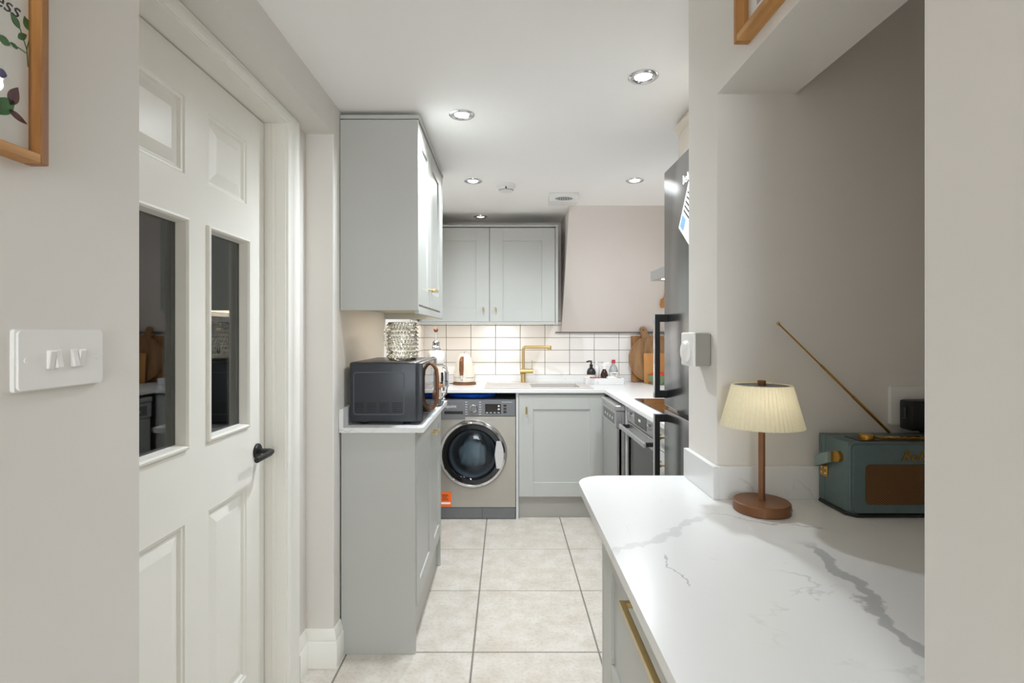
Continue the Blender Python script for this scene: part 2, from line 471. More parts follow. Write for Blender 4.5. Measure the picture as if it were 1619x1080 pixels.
# ------------------------------------------------------------------ floor with tiles
bm = BM(); box(bm, -0.95, 1.30, -2.7, YB, -0.06, -0.003)
floor = struct('floor', bm, M_grout, 'pale beige stone-look tiled floor with grey grout lines', 'floor')
TCACHE = {}
def shared_box(w, d, h, bev, m, key):
    k = (round(w, 4), round(d, 4), round(h, 4), key)
    if k not in TCACHE:
        b = BM(); box(b, -w / 2, w / 2, -d / 2, d / 2, -h / 2, h / 2, bev)
        me = bpy.data.meshes.new('tile'); b.to_mesh(me); b.free(); me.materials.append(m); TCACHE[k] = me
    return TCACHE[k]
def spans(a, b, origin, step, gap):
    k = math.floor((a - origin) / step); out = []
    while origin + k * step < b:
        s = max(a, origin + k * step + gap / 2); e = min(b, origin + (k + 1) * step - gap / 2)
        if e - s > 0.008: out.append((s, e))
        k += 1
    return out
for (x0, x1) in spans(-0.95, 1.30, -0.134, 0.513, 0.007):
    for (y0, y1) in spans(-2.7, YB, 2.141, 0.512, 0.007):
        link('tile', shared_box(x1 - x0, y1 - y0, 0.008, 0.0015, M_ftile, 'f'), floor, Matrix.Translation(((x0 + x1) / 2, (y0 + y1) / 2, -0.004)))

# ------------------------------------------------------------------ ceiling and walls
bm = BM(); box(bm, -2.0, 1.42, -2.8, YB + 0.1, CEIL, CEIL + 0.1)
struct('ceiling', bm, M_ceil, 'smooth white ceiling with recessed spotlights', 'ceiling')

bm = BM()
box(bm, -0.95, XL, -2.7, 0.966, 0, CEIL, 0.003)
box(bm, -0.95, XL, 0.966, 2.05, 2.077, CEIL)
box(bm, -0.95, -0.783, 0.960, 1.03, 0, 2.08)
box(bm, -0.95, -0.783, 1.885, 2.055, 0, 2.08)
box(bm, -0.95, -0.783, 1.03, 1.885, 2.062, 2.08)
box(bm, -0.95, XL, 2.05, YB, 0, CEIL, 0.003)
wall_left = struct('wall_left', bm, M_wall, 'warm grey painted wall with a recess for the white panelled door', 'wall')

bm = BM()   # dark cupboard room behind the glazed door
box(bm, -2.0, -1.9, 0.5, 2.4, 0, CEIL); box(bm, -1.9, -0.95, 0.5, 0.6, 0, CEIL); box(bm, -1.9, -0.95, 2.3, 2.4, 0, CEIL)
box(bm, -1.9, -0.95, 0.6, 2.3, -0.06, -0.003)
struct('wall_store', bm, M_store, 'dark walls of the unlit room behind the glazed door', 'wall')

bm = BM(); box(bm, -0.95, 1.42, YB, YB + 0.1, 0, CEIL)
wall_back = struct('wall_back', bm, M_wallk, 'kitchen back wall with stacked white tiles above the sink', 'wall')
bm = BM(); box(bm, XL, XR, YB - 0.003, YB + 0.001, 0.90, 1.40)
obj('grout_bed', bm, M_wgrout, wall_back)
TX0, TXS, TZ0, TZS = -0.485, 0.2003, 0.963, 0.1005
for (x0, x1) in spans(XL + 0.002, XR, TX0, TXS, 0.0034):
    for (z0, z1) in spans(TZ0, 1.395, TZ0, TZS, 0.0034):
        link('tile', shared_box(x1 - x0, 0.008, z1 - z0, 0.0012, M_wtile, 'w'), wall_back, Matrix.Translation(((x0 + x1) / 2, YB - 0.006, (z0 + z1) / 2)))
# tiled return on the left wall
bm = BM(); box(bm, XL - 0.001, XL + 0.003, 3.69, YB - 0.004, 0.90, 1.40)
obj('grout_bed', bm, M_wgrout, wall_left)
for (y0, y1) in spans(3.69, YB - 0.011, YB - 0.011, 0.2003, 0.0034):
    for (z0, z1) in spans(TZ0, 1.395, TZ0, TZS, 0.0034):
        link('tile', shared_box(0.008, y1 - y0, z1 - z0, 0.0012, M_wtile, 'l'), wall_left, Matrix.Translation((XL + 0.006, (y0 + y1) / 2, (z0 + z1) / 2)))

bm = BM(); box(bm, XR, 1.42, 0.2, YB, 0, CEIL)
struct('wall_right', bm, M_wallk, 'kitchen side wall behind the fridge and oven run', 'wall')
bm = BM(); box(bm, XN, XR, DEND, 1.40, 0, CEIL)
struct('wall_niche', bm, M_wall, 'warm grey wall end behind the table lamp and radio', 'wall')
bm = BM(); box(bm, XN, 0.668, 0.53, DEND, 1.853, CEIL)
struct('wall_header', bm, M_wall, 'painted wall beam over the worktop alcove opening', 'wall')
bm = BM(); box(bm, 0.42, XR, -2.7, 0.532, 0, CEIL, 0.008, 3)
struct('wall_pier', bm, M_wall, 'beige painted wall end beside the alcove worktop', 'wall')
bm = BM()
prism_x(bm, [(3.70, CEIL), (YB, CEIL), (YB, 1.312), (4.235, 1.312), (4.22, 1.33)], 0.447, XR)
struct('wall_bulkhead', bm, M_wallk, 'pinkish sloping plaster bulkhead beside the sink wall cabinet', 'wall')
bm = BM()
prism_x(bm, [(4.238, 1.302), (YB - 0.01, 1.302), (YB - 0.01, 1.312), (4.238, 1.312)], 0.40, XR)
struct('shadow_strip', bm, M_wgrout, 'thin dark strip standing in for the shadow line under the plaster bulkhead', 'trim')  # dark colour paints in the gap shadow below the bulkhead
# unseen hall end wall, with a window added to carry the front fill
bm = BM()
box(bm, -0.95, -0.50, -2.8, -2.7, 0, CEIL); box(bm, 0.26, 1.42, -2.8, -2.7, 0, CEIL)
box(bm, -0.50, 0.26, -2.8, -2.7, 0, 0.72); box(bm, -0.50, 0.26, -2.8, -2.7, 1.98, CEIL)
struct('wall_front', bm, M_wall, 'painted hall end wall holding the added window', 'wall')
bm = BM()
for a in ((-0.50, -0.45, 0.72, 1.98), (0.21, 0.26, 0.72, 1.98), (-0.45, 0.21, 0.72, 0.77), (-0.45, 0.21, 1.93, 1.98), (-0.45, 0.21, 1.33, 1.37)):
    box(bm, a[0], a[1], -2.78, -2.73, a[2], a[3], 0.003)
win = struct('added_window_1', bm, M_gloss, 'white framed unseen window added in the hall end wall for fill light', 'window')
for z0, z1 in ((0.77, 1.33), (1.37, 1.93)):
    bm = BM(); box(bm, -0.45, 0.21, -2.757, -2.753, z0, z1); obj('pane', bm, M_picglass, win)

# ------------------------------------------------------------------ panelled door with lining and architrave
DX = -0.855; TH = 0.036; DY0, DY1 = 1.053, 1.853
stile, hole, mull = 0.122, 0.223, 0.110
ys = [DY0, DY0 + stile, DY0 + stile + hole, DY0 + stile + hole + mull, DY1 - stile, DY1]
zs = [0.008, 0.17, 0.79, 0.998, 1.60, 1.724, 1.932, 2.04]
bm = BM()
for a, b in ((0, 1), (2, 3), (4, 5)):
    box(bm, DX - TH, DX, ys[a], ys[b], zs[0], zs[7])
for a, b in ((1, 2), (3, 4)):
    for c, d in ((0, 1), (2, 3), (4, 5), (6, 7)):
        box(bm, DX - TH, DX, ys[a], ys[b], zs[c], zs[d])
bmesh.ops.remove_doubles(bm, verts=bm.verts[:], dist=1e-5)
door = struct('door_1', bm, M_gloss, 'white six-panel door with two narrow glazed panes and black lever', 'door', base=(DX, DY0, 0))
def frame_ring(bm, y0, y1, z0, z1, prof):
    """moulding round a rectangle in the door plane; prof = [(inset, x)]"""
    loops = []
    for ins, x in prof:
        loops.append([bm.verts.new((x, y, z)) for y, z in ((y0 + ins, z0 + ins), (y1 - ins, z0 + ins), (y1 - ins, z1 - ins), (y0 + ins, z1 - ins))])
    for a, b in zip(loops, loops[1:]):
        for i in range(4):
            j = (i + 1) % 4
            bm.faces.new((a[i], a[j], b[j], b[i]))
    return loops
for a, b in ((1, 2), (3, 4)):
    for c, d in ((1, 2), (5, 6)):      # raised panels
        bm = BM()
        lp = frame_ring(bm, ys[a], ys[b], zs[c], zs[d], [(0, DX), (0.004, DX - 0.004), (0.010, DX - 0.005), (0.016, DX - 0.012), (0.020, DX - 0.012), (0.050, DX - 0.004)])
        bm.faces.new(lp[-1])
        obj('raised_panel', bm, M_gloss, door, smooth=False)
        bm = BM(); box(bm, DX - TH, DX - 0.016, ys[a], ys[b], zs[c], zs[d]); obj('panel_back', bm, M_gloss, door)
    bm = BM()                           # bead round the glazing, proud of the door face
    frame_ring(bm, ys[a] - 0.010, ys[b] + 0.010, zs[3] - 0.010, zs[4] + 0.010, [(0, DX - 0.001), (0.002, DX + 0.008), (0.008, DX + 0.010), (0.012, DX + 0.004), (0.016, DX - 0.022)])
    obj('glazing_bead', bm, M_gloss, door, smooth=False)
    bm = BM(); box(bm, DX - 0.026, DX - 0.022, ys[a], ys[b], zs[3], zs[4]); obj('pane', bm, M_pane, door)
# lever handle
hy, hz = 1.800, 0.896
bm = BM(); lathe(bm, [(0.026, 0), (0.026, 0.006), (0.023, 0.009), (0.012, 0.010)], axis_m((DX, hy, hz), (1, 0, 0)), 24)
h = obj('door_handle', bm, M_black, door)
bm = BM(); tube(bm, [(DX + 0.008, hy, hz), (DX + 0.045, hy, hz), (DX + 0.055, hy - 0.008, hz), (DX + 0.057, hy - 0.03, hz - 0.002), (DX + 0.055, hy - 0.115, hz - 0.004)], [0.009, 0.009, 0.0095, 0.010, 0.009], 12)
obj('lever', bm, M_black, h)

bm = BM()     # lining with stop
LX0, LX1 = -0.95, -0.779
box(bm, LX0, LX1, 1.857, 1.887, 0, 2.045, 0.0015); box(bm, LX0, LX1, 1.028, 1.049, 0, 2.045, 0.0015); box(bm, LX0, LX1, 1.028, 1.887, 2.044, 2.066, 0.0015)
box(bm, -0.828, -0.815, 1.853, 1.858, 0, 2.042, 0.001)
lin_o = struct('trim_2', bm, M_gloss, 'cream painted door lining around the panelled door', 'door frame')
bm = BM()     # architrave: stepped profile swept up the jamb and along the head under the soffit
AX = -0.783
prof = [(0.0, AX - 0.002), (0.0, AX + 0.010), (0.004, AX + 0.013), (0.010, AX + 0.013), (0.014, AX + 0.016), (0.030, AX + 0.018), (0.040, AX + 0.022), (0.052, AX + 0.023), (0.056, AX + 0.019), (0.062, AX + 0.023), (0.072, AX + 0.023), (0.076, AX + 0.017), (0.076, AX - 0.002)]
YA, ZA, YA0 = 1.862, 2.000, 1.044
ZH = 2.049
loops = []
for dd, x in prof:
    zz = ZH + min(dd, 0.076) * 0.36
    loops.append([bm.verts.new((x, YA + dd, 0)), bm.verts.new((x, YA + dd, zz)), bm.verts.new((x, YA0 - dd, zz)), bm.verts.new((x, YA0 - dd, 0))])
for a, b in zip(loops, loops[1:]):
    for i in range(3):
        bm.faces.new((a[i], a[i + 1], b[i + 1], b[i]))
struct('trim_3', bm, M_gloss, 'white moulded architrave around the panelled door', 'architrave')

# skirting round the wall nib beside the cabinet
sk = [(0, 0), (0.018, 0), (0.018, 0.098), (0.014, 0.104), (0.015, 0.112), (0.009, 0.126), (0.008, 0.138), (0.003, 0.147), (0, 0.147)]
bm = BM()
path = [(-0.783, 1.952), (-0.783, 2.05), (XL, 2.05), (XL, 2.122)]
loops = []
for t, z in sk:
    # offsets: along recess wall (+x), along nib front (-y), along kitchen wall (+x)
    loops.append([bm.verts.new((path[0][0] + t, path[0][1], z)), bm.verts.new((path[1][0] + t, path[1][1] - t, z)), bm.verts.new((path[2][0] + t, path[2][1] - t, z)), bm.verts.new((path[3][0] + t, path[3][1], z))])
for a, b in zip(loops, loops[1:]):
    for i in range(3):
        bm.faces.new((a[i], a[i + 1], b[i + 1], b[i]))
for i in (0, 3):
    bm.faces.new([l[i] for l in loops])
struct('baseboard_left', bm, M_gloss, 'white moulded skirting wrapping the wall corner beside the grey cabinet', 'skirting')

# ------------------------------------------------------------------ near alcove: worktop, drawer unit
XW = 0.185
bm = BM()
r = 0.075
poly = [(XW, 0.30)]
for k in range(9):
    a = R(180 - 90 * k / 8)
    poly.append((XW + r + r * math.cos(a), 1.402 - r + r * math.sin(a)))
poly += [(XN - 0.0005, 1.402), (XN - 0.0005, DEND), (XR, DEND), (XR, 0.533), (0.4195, 0.533), (0.4195, 0.30)]
prism_z(bm, list(reversed(poly)), WZ - 0.02, WZ)
wt = tag(obj('alcove_worktop', bm, M_quartzv, None, (XW, 0.3, WZ - 0.02)), 'white veined quartz worktop with a rounded end carrying the lamp and radio', 'worktop')
bm = BM()
box(bm, XN - 0.014, XN - 0.0005, DEND - 0.014, 1.400, WZ, WZ + 0.075, 0.001)
box(bm, XN - 0.0005, XR, DEND - 0.014, DEND - 0.0005, WZ, WZ + 0.075, 0.001)
tag(obj('worktop_upstand', bm, M_quartz, None, (XN, DEND, WZ)), 'low white quartz upstand at the wall behind the table lamp', 'upstand')

t = thing('drawer_unit', 'pale grey deep drawer cabinet with long brass handle under veined quartz worktop', 'cabinet', (0.24, 0.3, 0))
bm = BM(); box(bm, 0.256, 0.417, 0.30, 1.27, 0.10, WZ - 0.0205); obj('body', bm, M_cab, t)
bm = BM(); box(bm, 0.290, 0.417, 0.30, 1.25, 0, 0.10); obj('plinth', bm, M_plinth, t)
bm = BM(); box(bm, 0.236, 0.417, 1.270, 1.290, 0, WZ - 0.0205, 0.001); obj('end_panel', bm, M_cab, t)
F = F_nx((0.236, 1.268, 0))    # local x = distance towards the camera
d = shaker('drawer_front', t, F, 0, 0.90, 0.44, 0.885, 0.09, rail_z=0.118)
bm = BM()
hx0, hx1, hzz = 0.338, 0.80, 0.822
box(bm, hx0, hx1, -0.036, -0.026, hzz - 0.005, hzz + 0.005, 0.0006)
box(bm, hx0, hx0 + 0.010, -0.0265, 0.001, hzz - 0.005, hzz + 0.005, 0.0006); box(bm, hx1 - 0.010, hx1, -0.0265, 0.001, hzz - 0.005, hzz + 0.005, 0.0006)
obj('bar_handle', xf(bm, F), M_brass, d)
d = shaker('drawer_front', t, F, 0, 0.90, 0.11, 0.434, 0.09)

# ------------------------------------------------------------------ left run
t = thing('base_cabinet', 'grey two-door base cabinet with plain end panel under the microwave', 'cabinet', (-0.52, 2.124, 0))
bm = BM(); box(bm, XL + 0.006, -0.367, 2.124, 2.142, 0, 0.8995, 0.001); obj('end_panel', bm, M_cab, t)
bm = BM(); box(bm, XL + 0.006, -0.384, 2.142, 2.932, 0.15, 0.8995); obj('body', bm, M_cab, t)
bm = BM(); box(bm, XL + 0.006, -0.388, 2.142, 2.932, 0, 0.15); obj('plinth', bm, M_plinth, t)
bm = BM(); box(bm, XL + 0.006, -0.367, 2.932, 2.950, 0, 0.8995, 0.001); obj('end_panel', bm, M_cab, t)
F = F_px((-0.363, 2.142, 0))
for x0, x1, kx in ((0.003, 0.436, 0.405), (0.440, 0.788, 0.470)):
    d = shaker('door', t, F, x0, x1, 0.185, 0.890, 0.075)
    tknob(d, F, kx, 0.815)
wt = thing('side_worktop', 'short white quartz worktop beneath the microwave', 'worktop', (-0.5, 2.11, 0.90))
rr = 0.012
bm = BM(); prism_z(bm, [(XL + 0.002, 2.108), (-0.345, 2.108), (-0.336, 2.112), (-0.332, 2.121), (-0.332, 2.962), (XL + 0.002, 2.962)], 0.90, WZ); obj('slab', bm, M_quartz, wt)
bm = BM(); box(bm, XL + 0.001, XL + 0.019, 2.108, 2.962, WZ, WZ + 0.075, 0.001); tag(obj('worktop_upstand', bm, M_quartz, None, (XL, 2.1, WZ)), 'low white quartz upstand at the wall behind the microwave', 'upstand')

t = thing('wall_cabinet', 'tall grey wall cabinet above the microwave with plain end panel', 'cabinet', (-0.52, 2.124, 1.38))
WT = 2.165
bm = BM(); box(bm, XL + 0.002, -0.355, 2.124, 2.142, 1.393, WT, 0.001); obj('end_panel', bm, M_cab, t)
bm = BM(); box(bm, XL + 0.002, -0.378, 2.142, 2.915, 1.412, WT - 0.004); obj('body', bm, M_cabin, t)
bm = BM(); box(bm, XL + 0.002, -0.355, 2.915, 2.933, 1.378, WT, 0.001); obj('end_panel', bm, M_cab, t)
bm = BM(); box(bm, -0.373, -0.355, 2.142, 2.915, 1.380, 1.410, 0.001); obj('light_pelmet', bm, M_cab, t)
bm = BM(); box(bm, XL + 0.002, -0.350, 2.119, 2.938, WT + 0.002, WT + 0.018, 0.002); obj('cornice', bm, M_cab, t)
bm = BM(); box(bm, -0.376, -0.357, 2.845, 2.915, 1.412, WT, 0.001); obj('filler', bm, M_cab, t)
F = F_px((-0.355, 2.142, 0))
for x0, x1, kx in ((0.003, 0.318, 0.285), (0.322, 0.700, 0.36)):
    d = shaker('door', t, F, x0, x1, 1.418, WT - 0.006, 0.075)
    tknob(d, F, kx, 1.500)

# ------------------------------------------------------------------ back run
YF = 3.66
t = thing('sink_cabinet', 'grey single-door base cabinet under the sink', 'cabinet', (0.38, YF, 0))
bm = BM(); box(bm, 0.070, 0.087, YF, 4.25, 0, KZ - 0.0205, 0.001); obj('end_panel', bm, M_lightgrey, t)
bm = BM()
box(bm, 0.088, 0.70, YF + 0.021, YF + 0.04, 0.155, KZ - 0.0205); box(bm, 0.088, 0.70, YF + 0.04, 4.25, 0.155, 0.175); box(bm, 0.688, 0.70, YF + 0.04, 4.25, 0.175, KZ - 0.0205)
obj('body', bm, M_cab, t)
bm = BM(); box(bm, 0.088, 0.70, YF + 0.05, YF + 0.066, 0, 0.155); obj('plinth', bm, M_plinth, t)
F = F_cam((0, YF, 0))
d = shaker('door', t, F, 0.090, 0.686, 0.160, 0.868, 0.100, rail_z=0.100)
tknob(d, F, 0.142, 0.765, False, 0.05)

t = thing('sink_wall_cabinet', 'grey two-door wall cabinet over the sink', 'cabinet', (-0.12, 3.92, 1.37))
bm = BM(); box(bm, -0.650, 0.370, 3.942, YB - 0.004, 1.385, 2.090); obj('body', bm, M_cab, t)
bm = BM(); box(bm, 0.370, 0.389, 3.918, YB - 0.004, 1.370, 2.110, 0.001); obj('end_panel', bm, M_cab, t)
bm = BM(); box(bm, -0.650, 0.369, 3.923, 3.942, 1.368, 1.3853); obj('light_pelmet', bm, M_cab, t)
bm = BM(); box(bm, -0.650, 0.389, 3.912, YB - 0.004, 2.094, 2.110, 0.001); obj('cornice', bm, M_cab, t)
F = F_cam((0, 3.920, 0))
for x0, x1, kx in ((-0.632, -0.125, -0.168), (-0.121, 0.366, -0.078)):
    d = shaker('door', t, F, x0, x1, 1.386, 2.088, 0.098)
    tknob(d, F, kx, 1.478, False, 0.03)
bm = BM(); box(bm, -0.62, 0.34, 3.985, 4.0, 1.376, 1.385); tag(obj('led_strip', bm, M_led, None, (-0.1, 3.985, 1.376)), 'warm glowing light strip under the sink wall cabinet', 'light strip')
area_light('led_strip_light', (-0.14, 3.992, 1.372), (0, 0, 0), 0.95, 0.02, LED_W * 4.0, (1.0, 0.93, 0.83))
bm = BM(); box(bm, -0.402, -0.390, 2.20, 2.88, 1.405, 1.412); tag(obj('led_strip', bm, M_led, None, (-0.396, 2.2, 1.405)), 'warm glowing light strip under the tall cabinet above the microwave', 'light strip')
area_light('led_strip_light_2', (-0.396, 2.54, 1.402), (0, 0, 0), 0.02, 0.6, LED_W * 4.0, (1.0, 0.88, 0.72))

# continuous L-shaped worktop with the sink cut-out
t = thing('kitchen_worktop', 'long white L-shaped quartz worktop around the sink and hob', 'worktop', (0.3, 3.65, KZ - 0.02))
SX0, SX1, SY0, SY1 = -0.155, 0.625, 3.735, 4.125
bm = BM()
Z0, Z1 = KZ - 0.02, KZ
hx, hX, hy_, hY = SX0 + 0.008, SX1 - 0.008, SY0 + 0.008, SY1 - 0.008
box(bm, XL + 0.003, hx, 3.645, YB - 0.001, Z0, Z1); box(bm, hX, XR, 3.645, YB - 0.001, Z0, Z1)
box(bm, hx, hX, 3.645, hy_, Z0, Z1); box(bm, hx, hX, hY, YB - 0.001, Z0, Z1)
box(bm, 0.682, XR, 2.264, 3.645, Z0, Z1)
bmesh.ops.remove_doubles(bm, verts=bm.verts[:], dist=1e-5)
obj('slab', bm, M_quartz, t)
bm = BM(); box(bm, XL + 0.012, XR, YB - 0.016, YB - 0.003, KZ, 0.9625, 0.001); tag(obj('worktop_upstand', bm, M_quartz, None, (0.3, YB, KZ)), 'long low white quartz upstand below the wall tiles', 'upstand')

# inset composite sink
t = thing('kitchen_sink', 'off-white composite inset sink with drainer', 'sink', (0.2, 3.74, KZ))
bx0, bx1, by0, by1 = 0.185, 0.535, 3.775, 4.06
zt = KZ + 0.006
bm = BM()
box(bm, SX0, bx0, SY0, SY1, KZ + 0.0003, zt, 0.002); box(bm, bx1, SX1, SY0, SY1, KZ + 0.0003, zt, 0.002)
box(bm, bx0 - 0.001, bx1 + 0.001, SY0, by0, KZ + 0.0003, zt, 0.002); box(bm, bx0 - 0.001, bx1 + 0.001, by1, SY1, KZ + 0.0003, zt, 0.002)
obj('rim', bm, M_composite, t)
bm = BM()
box(bm, bx0 - 0.008, bx0, by0, by1, KZ - 0.19, KZ + 0.001); box(bm, bx1, bx1 + 0.008, by0, by1, KZ - 0.19, KZ + 0.001)
box(bm, bx0 - 0.008, bx1 + 0.008, by0 - 0.008, by0, KZ - 0.19, KZ + 0.001); box(bm, bx0 - 0.008, bx1 + 0.008, by1, by1 + 0.008, KZ - 0.19, KZ + 0.001)
box(bm, bx0 - 0.008, bx1 + 0.008, by0 - 0.008, by1 + 0.008, KZ - 0.198, KZ - 0.19)
bw = obj('bowl', bm, M_composite, t)
bm = BM(); lathe(bm, [(0.045, 0), (0.045, 0.003), (0.02, 0.004)], Matrix.Translation((0.36, 3.92, KZ - 0.19)), 20); obj('drain', bm, M_chrome, bw)
for k in range(7):
    bm = BM(); box(bm, SX0 + 0.03, bx0 - 0.03, 3.79 + k * 0.042, 3.796 + k * 0.042, zt - 0.001, zt + 0.0025, 0.001); obj('drainer_ridge', bm, M_composite, t)

# brass tap
tx, ty = 0.137, 4.165
t = thing('kitchen_tap', 'brushed brass swivel mixer tap with a straight spout', 'tap', (tx, ty, KZ))
bm = BM(); lathe(bm, [(0.025, 0), (0.025, 0.004), (0.0205, 0.006), (0.0205, 0.075)], Matrix.Translation((tx, ty, KZ)), 20); obj('base_column', bm, M_brass, t)
bm = BM(); cyl(bm, (tx - 0.024, ty, KZ + 0.093), (tx + 0.078, ty, KZ + 0.093), 0.019, seg=20); b_ = obj('valve_body', bm, M_brass, t)
bm = BM(); cyl(bm, (tx + 0.068, ty, KZ + 0.11), (tx + 0.068, ty, KZ + 0.178), 0.004, seg=10); obj('lever', bm, M_brass, b_)
bm = BM()
pts = [(tx, ty, KZ + 0.10), (tx, ty, KZ + 0.262)]
for k in range(1, 7):
    a = R(15 * k); pts.append((tx + 0.022 * (1 - math.cos(a)), ty - 0.003 * k, KZ + 0.262 + 0.022 * math.sin(a)))
pts += [(tx + 0.185, ty - 0.10, KZ + 0.286), (tx + 0.208, ty - 0.115, KZ + 0.286)]
tube(bm, pts, 0.0115, 14); sp_ = obj('spout', bm, M_brass, t)
bm = BM(); cyl(bm, (tx + 0.200, ty - 0.110, KZ + 0.288), (tx + 0.200, ty - 0.110, KZ + 0.262), 0.0125, seg=16); obj('nozzle', bm, M_brass, sp_)

# ------------------------------------------------------------------ washing machine
t = thing('washing_machine', 'silver front-loading washing machine with chrome door ring', 'washing machine', (-0.222, 3.67, 0))
WX0, WX1, WY, WTOP = -0.512, 0.066, 3.668, 0.838
wc, wz, wr = -0.232, 0.458, 0.238
s = 1.0
bm = BM()
box(bm, WX0, WX1, WY + 0.02, 4.23, 0.012, WTOP)
bmesh.ops.delete(bm, geom=[f for f in bm.faces if f.calc_center_median().y < WY + 0.03], context='FACES')
obj('casing', bm, M_graph, t)
# front panel with the round opening
bm = BM()
zc0, zc1 = 0.085, 0.718
angs = sorted([2 * PI * i / 48 for i in range(48)] + [math.atan2(cz - wz, cx - wc) % (2 * PI) for cx in (WX0, WX1) for cz in (zc0, zc1)])
ring_o = []; ring_f = []; ring_b = []
for a in angs:
    c, sn = math.cos(a), math.sin(a)
    k = min(((WX1 if c > 0 else WX0) - wc) / c if abs(c) > 1e-6 else 1e9, ((zc1 if sn > 0 else zc0) - wz) / sn if abs(sn) > 1e-6 else 1e9)
    ring_o.append(bm.verts.new((wc + k * c, WY, wz + k * sn)))
    ring_f.append(bm.verts.new((wc + 0.200 * c, WY, wz + 0.200 * sn)))
    ring_b.append(bm.verts.new((wc + 0.196 * c, WY + 0.02, wz + 0.196 * sn)))
for i in range(len(angs)):
    j = (i + 1) % len(angs)
    bm.faces.new((ring_o[i], ring_o[j], ring_f[j], ring_f[i])); bm.faces.new((ring_f[i], ring_f[j], ring_b[j], ring_b[i]))
obj('front_panel', bm, M_silver, t)
bm = BM(); box(bm, WX0, WX1, WY - 0.002, WY + 0.03, 0.72, WTOP, 0.003); cp = obj('control_panel', bm, M_graph, t)
bm = BM(); box(bm, WX0 + 0.01, -0.285, WY - 0.006, WY - 0.002, 0.700, WTOP - 0.012, 0.0015); dr = obj('detergent_drawer', bm, M_graph, cp)
bm = BM(); box(bm, -0.430, -0.300, WY - 0.008, WY - 0.0055, 0.737, 0.757, 0.001); obj('grip_recess', bm, M_black, cp)
text_part('brand_lettering', 'Hotpoint', 0.030, face_cam(-0.402, WY - 0.0064, 0.790), M_white, cp)
bm = BM(); lathe(bm, [(0.031, 0), (0.031, 0.006), (0.028, 0.018), (0.022, 0.020), (0.021, 0.017)], axis_m((-0.227, WY - 0.002, 0.777), (0, -1, 0)), 28); obj('programme_dial', bm, M_chrome, cp)
bm = BM(); lathe(bm, [(0.0205, 0), (0.0205, 0.0185)], axis_m((-0.227, WY - 0.002, 0.777), (0, -1, 0)), 24); obj('dial_cap', bm, M_graph, cp)
for k in range(6):
    for sx_, x in ((-1, -0.277), (1, -0.181)):
        bm = BM(); box(bm, x - 0.008, x + 0.008, WY - 0.0024, WY - 0.0018, 0.733 + k * 0.017, 0.736 + k * 0.017); obj('programme_mark', bm, M_white, cp)
bm = BM(); box(bm, -0.146, -0.036, WY - 0.004, WY - 0.002, 0.739, 0.806, 0.001); dsp = obj('display', bm, M_blackg, cp)
for k in range(4):
    bm = BM(); box(bm, -0.140 + k * 0.027, -0.126 + k * 0.027, WY - 0.0045, WY - 0.0038, 0.744, 0.748); obj('display_icon', bm, M_white, dsp)
for k in range(2):
    bm = BM(); box(bm, -0.057, -0.044, WY - 0.0045, WY - 0.0038, 0.765 + k * 0.022, 0.775 + k * 0.022); obj('display_icon', bm, M_white, dsp)
for k in range(3):
    bm = BM(); box(bm, -0.018, 0.003, WY - 0.004, WY - 0.002, 0.743 + k * 0.022, 0.758 + k * 0.022, 0.001); obj('button', bm, M_black, cp)
bm = BM(); box(bm, -0.03, 0.045, WY - 0.0024, WY - 0.0018, 0.818, 0.820); obj('model_line', bm, M_white, cp)
bm = BM(); box(bm, WX0, WX1, WY + 0.003, WY + 0.03, 0.004, 0.083, 0.002); obj('kick_panel', bm, M_graph, t)
bm = BM(); box(bm, -0.166, -0.164, WY + 0.0015, WY + 0.0035, 0.004, 0.083); obj('kick_panel_seam', bm, M_dark, t)
# door
AM = lambda y: axis_m((wc, y, wz), (0, -1, 0))
bm = BM(); lathe(bm, [(0.200, 0.0), (0.240, 0.0), (0.238, 0.012), (0.228, 0.026), (0.216, 0.030), (0.208, 0.024)], AM(WY), 56, cap=False); dd = obj('door_ring', bm, M_chrome, t)
bm = BM(); lathe(bm, [(0.210, 0.022), (0.206, 0.030), (0.180, 0.030), (0.166, 0.012), (0.166, -0.02)], AM(WY), 56, cap=False); obj('door_surround', bm, M_blackg, dd)
bm = BM(); lathe(bm, [(0.168, 0.012), (0.150, 0.020), (0.10, 0.026), (0.0, 0.028), (0.0, 0.025), (0.10, 0.023), (0.150, 0.017), (0.168, 0.009), (0.168, 0.012)], AM(WY), 48, cap=False); obj('door_glass', bm, M_washglass, dd)
bm = BM(); lathe(bm, [(0.166, 0.004), (0.160, 0.0), (0.150, -0.004), (0.146, -0.03), (0.150, -0.03), (0.166, -0.01)], AM(WY), 48, cap=False); obj('door_seal', bm, M_graph, dd)
bm = BM()
ho = [(0.216 * math.cos(R(a)), 0.216 * math.sin(R(a))) for a in range(-26, 27, 4)]
hi = [(0.166 - 0.012 * (1 - abs(k) / 6), 0.095 * -k / 6) for k in range(-6, 7)]
prism_y(bm, [(wc + x, wz + z) for x, z in ho + hi], WY - 0.036, WY - 0.028); obj('door_grip', bm, M_steel, dd)
bm = BM(); lathe(bm, [(0.197, -0.02), (0.205, -0.12), (0.205, -0.42), (0.0, -0.42)], AM(WY), 40, cap=False); obj('drum', bm, M_drum, t)
bm = BM()
bmesh.ops.create_icosphere(bm, subdivisions=4, radius=1.0)
for v in bm.verts:
    p = v.co.normalized()
    f = 1 + 0.10 * math.sin(3 * p.x + 2 * p.z) + 0.05 * math.sin(6 * p.z + 4 * p.y) + 0.035 * math.sin(17 * p.x - 2 * p.z)
    v.co = Vector((wc - 0.01 + p.x * 0.10 * f, WY + 0.13 + p.y * 0.07 * f, wz - 0.02 + p.z * 0.11 * f))
obj('laundry_bag', bm, M_cloth, t)
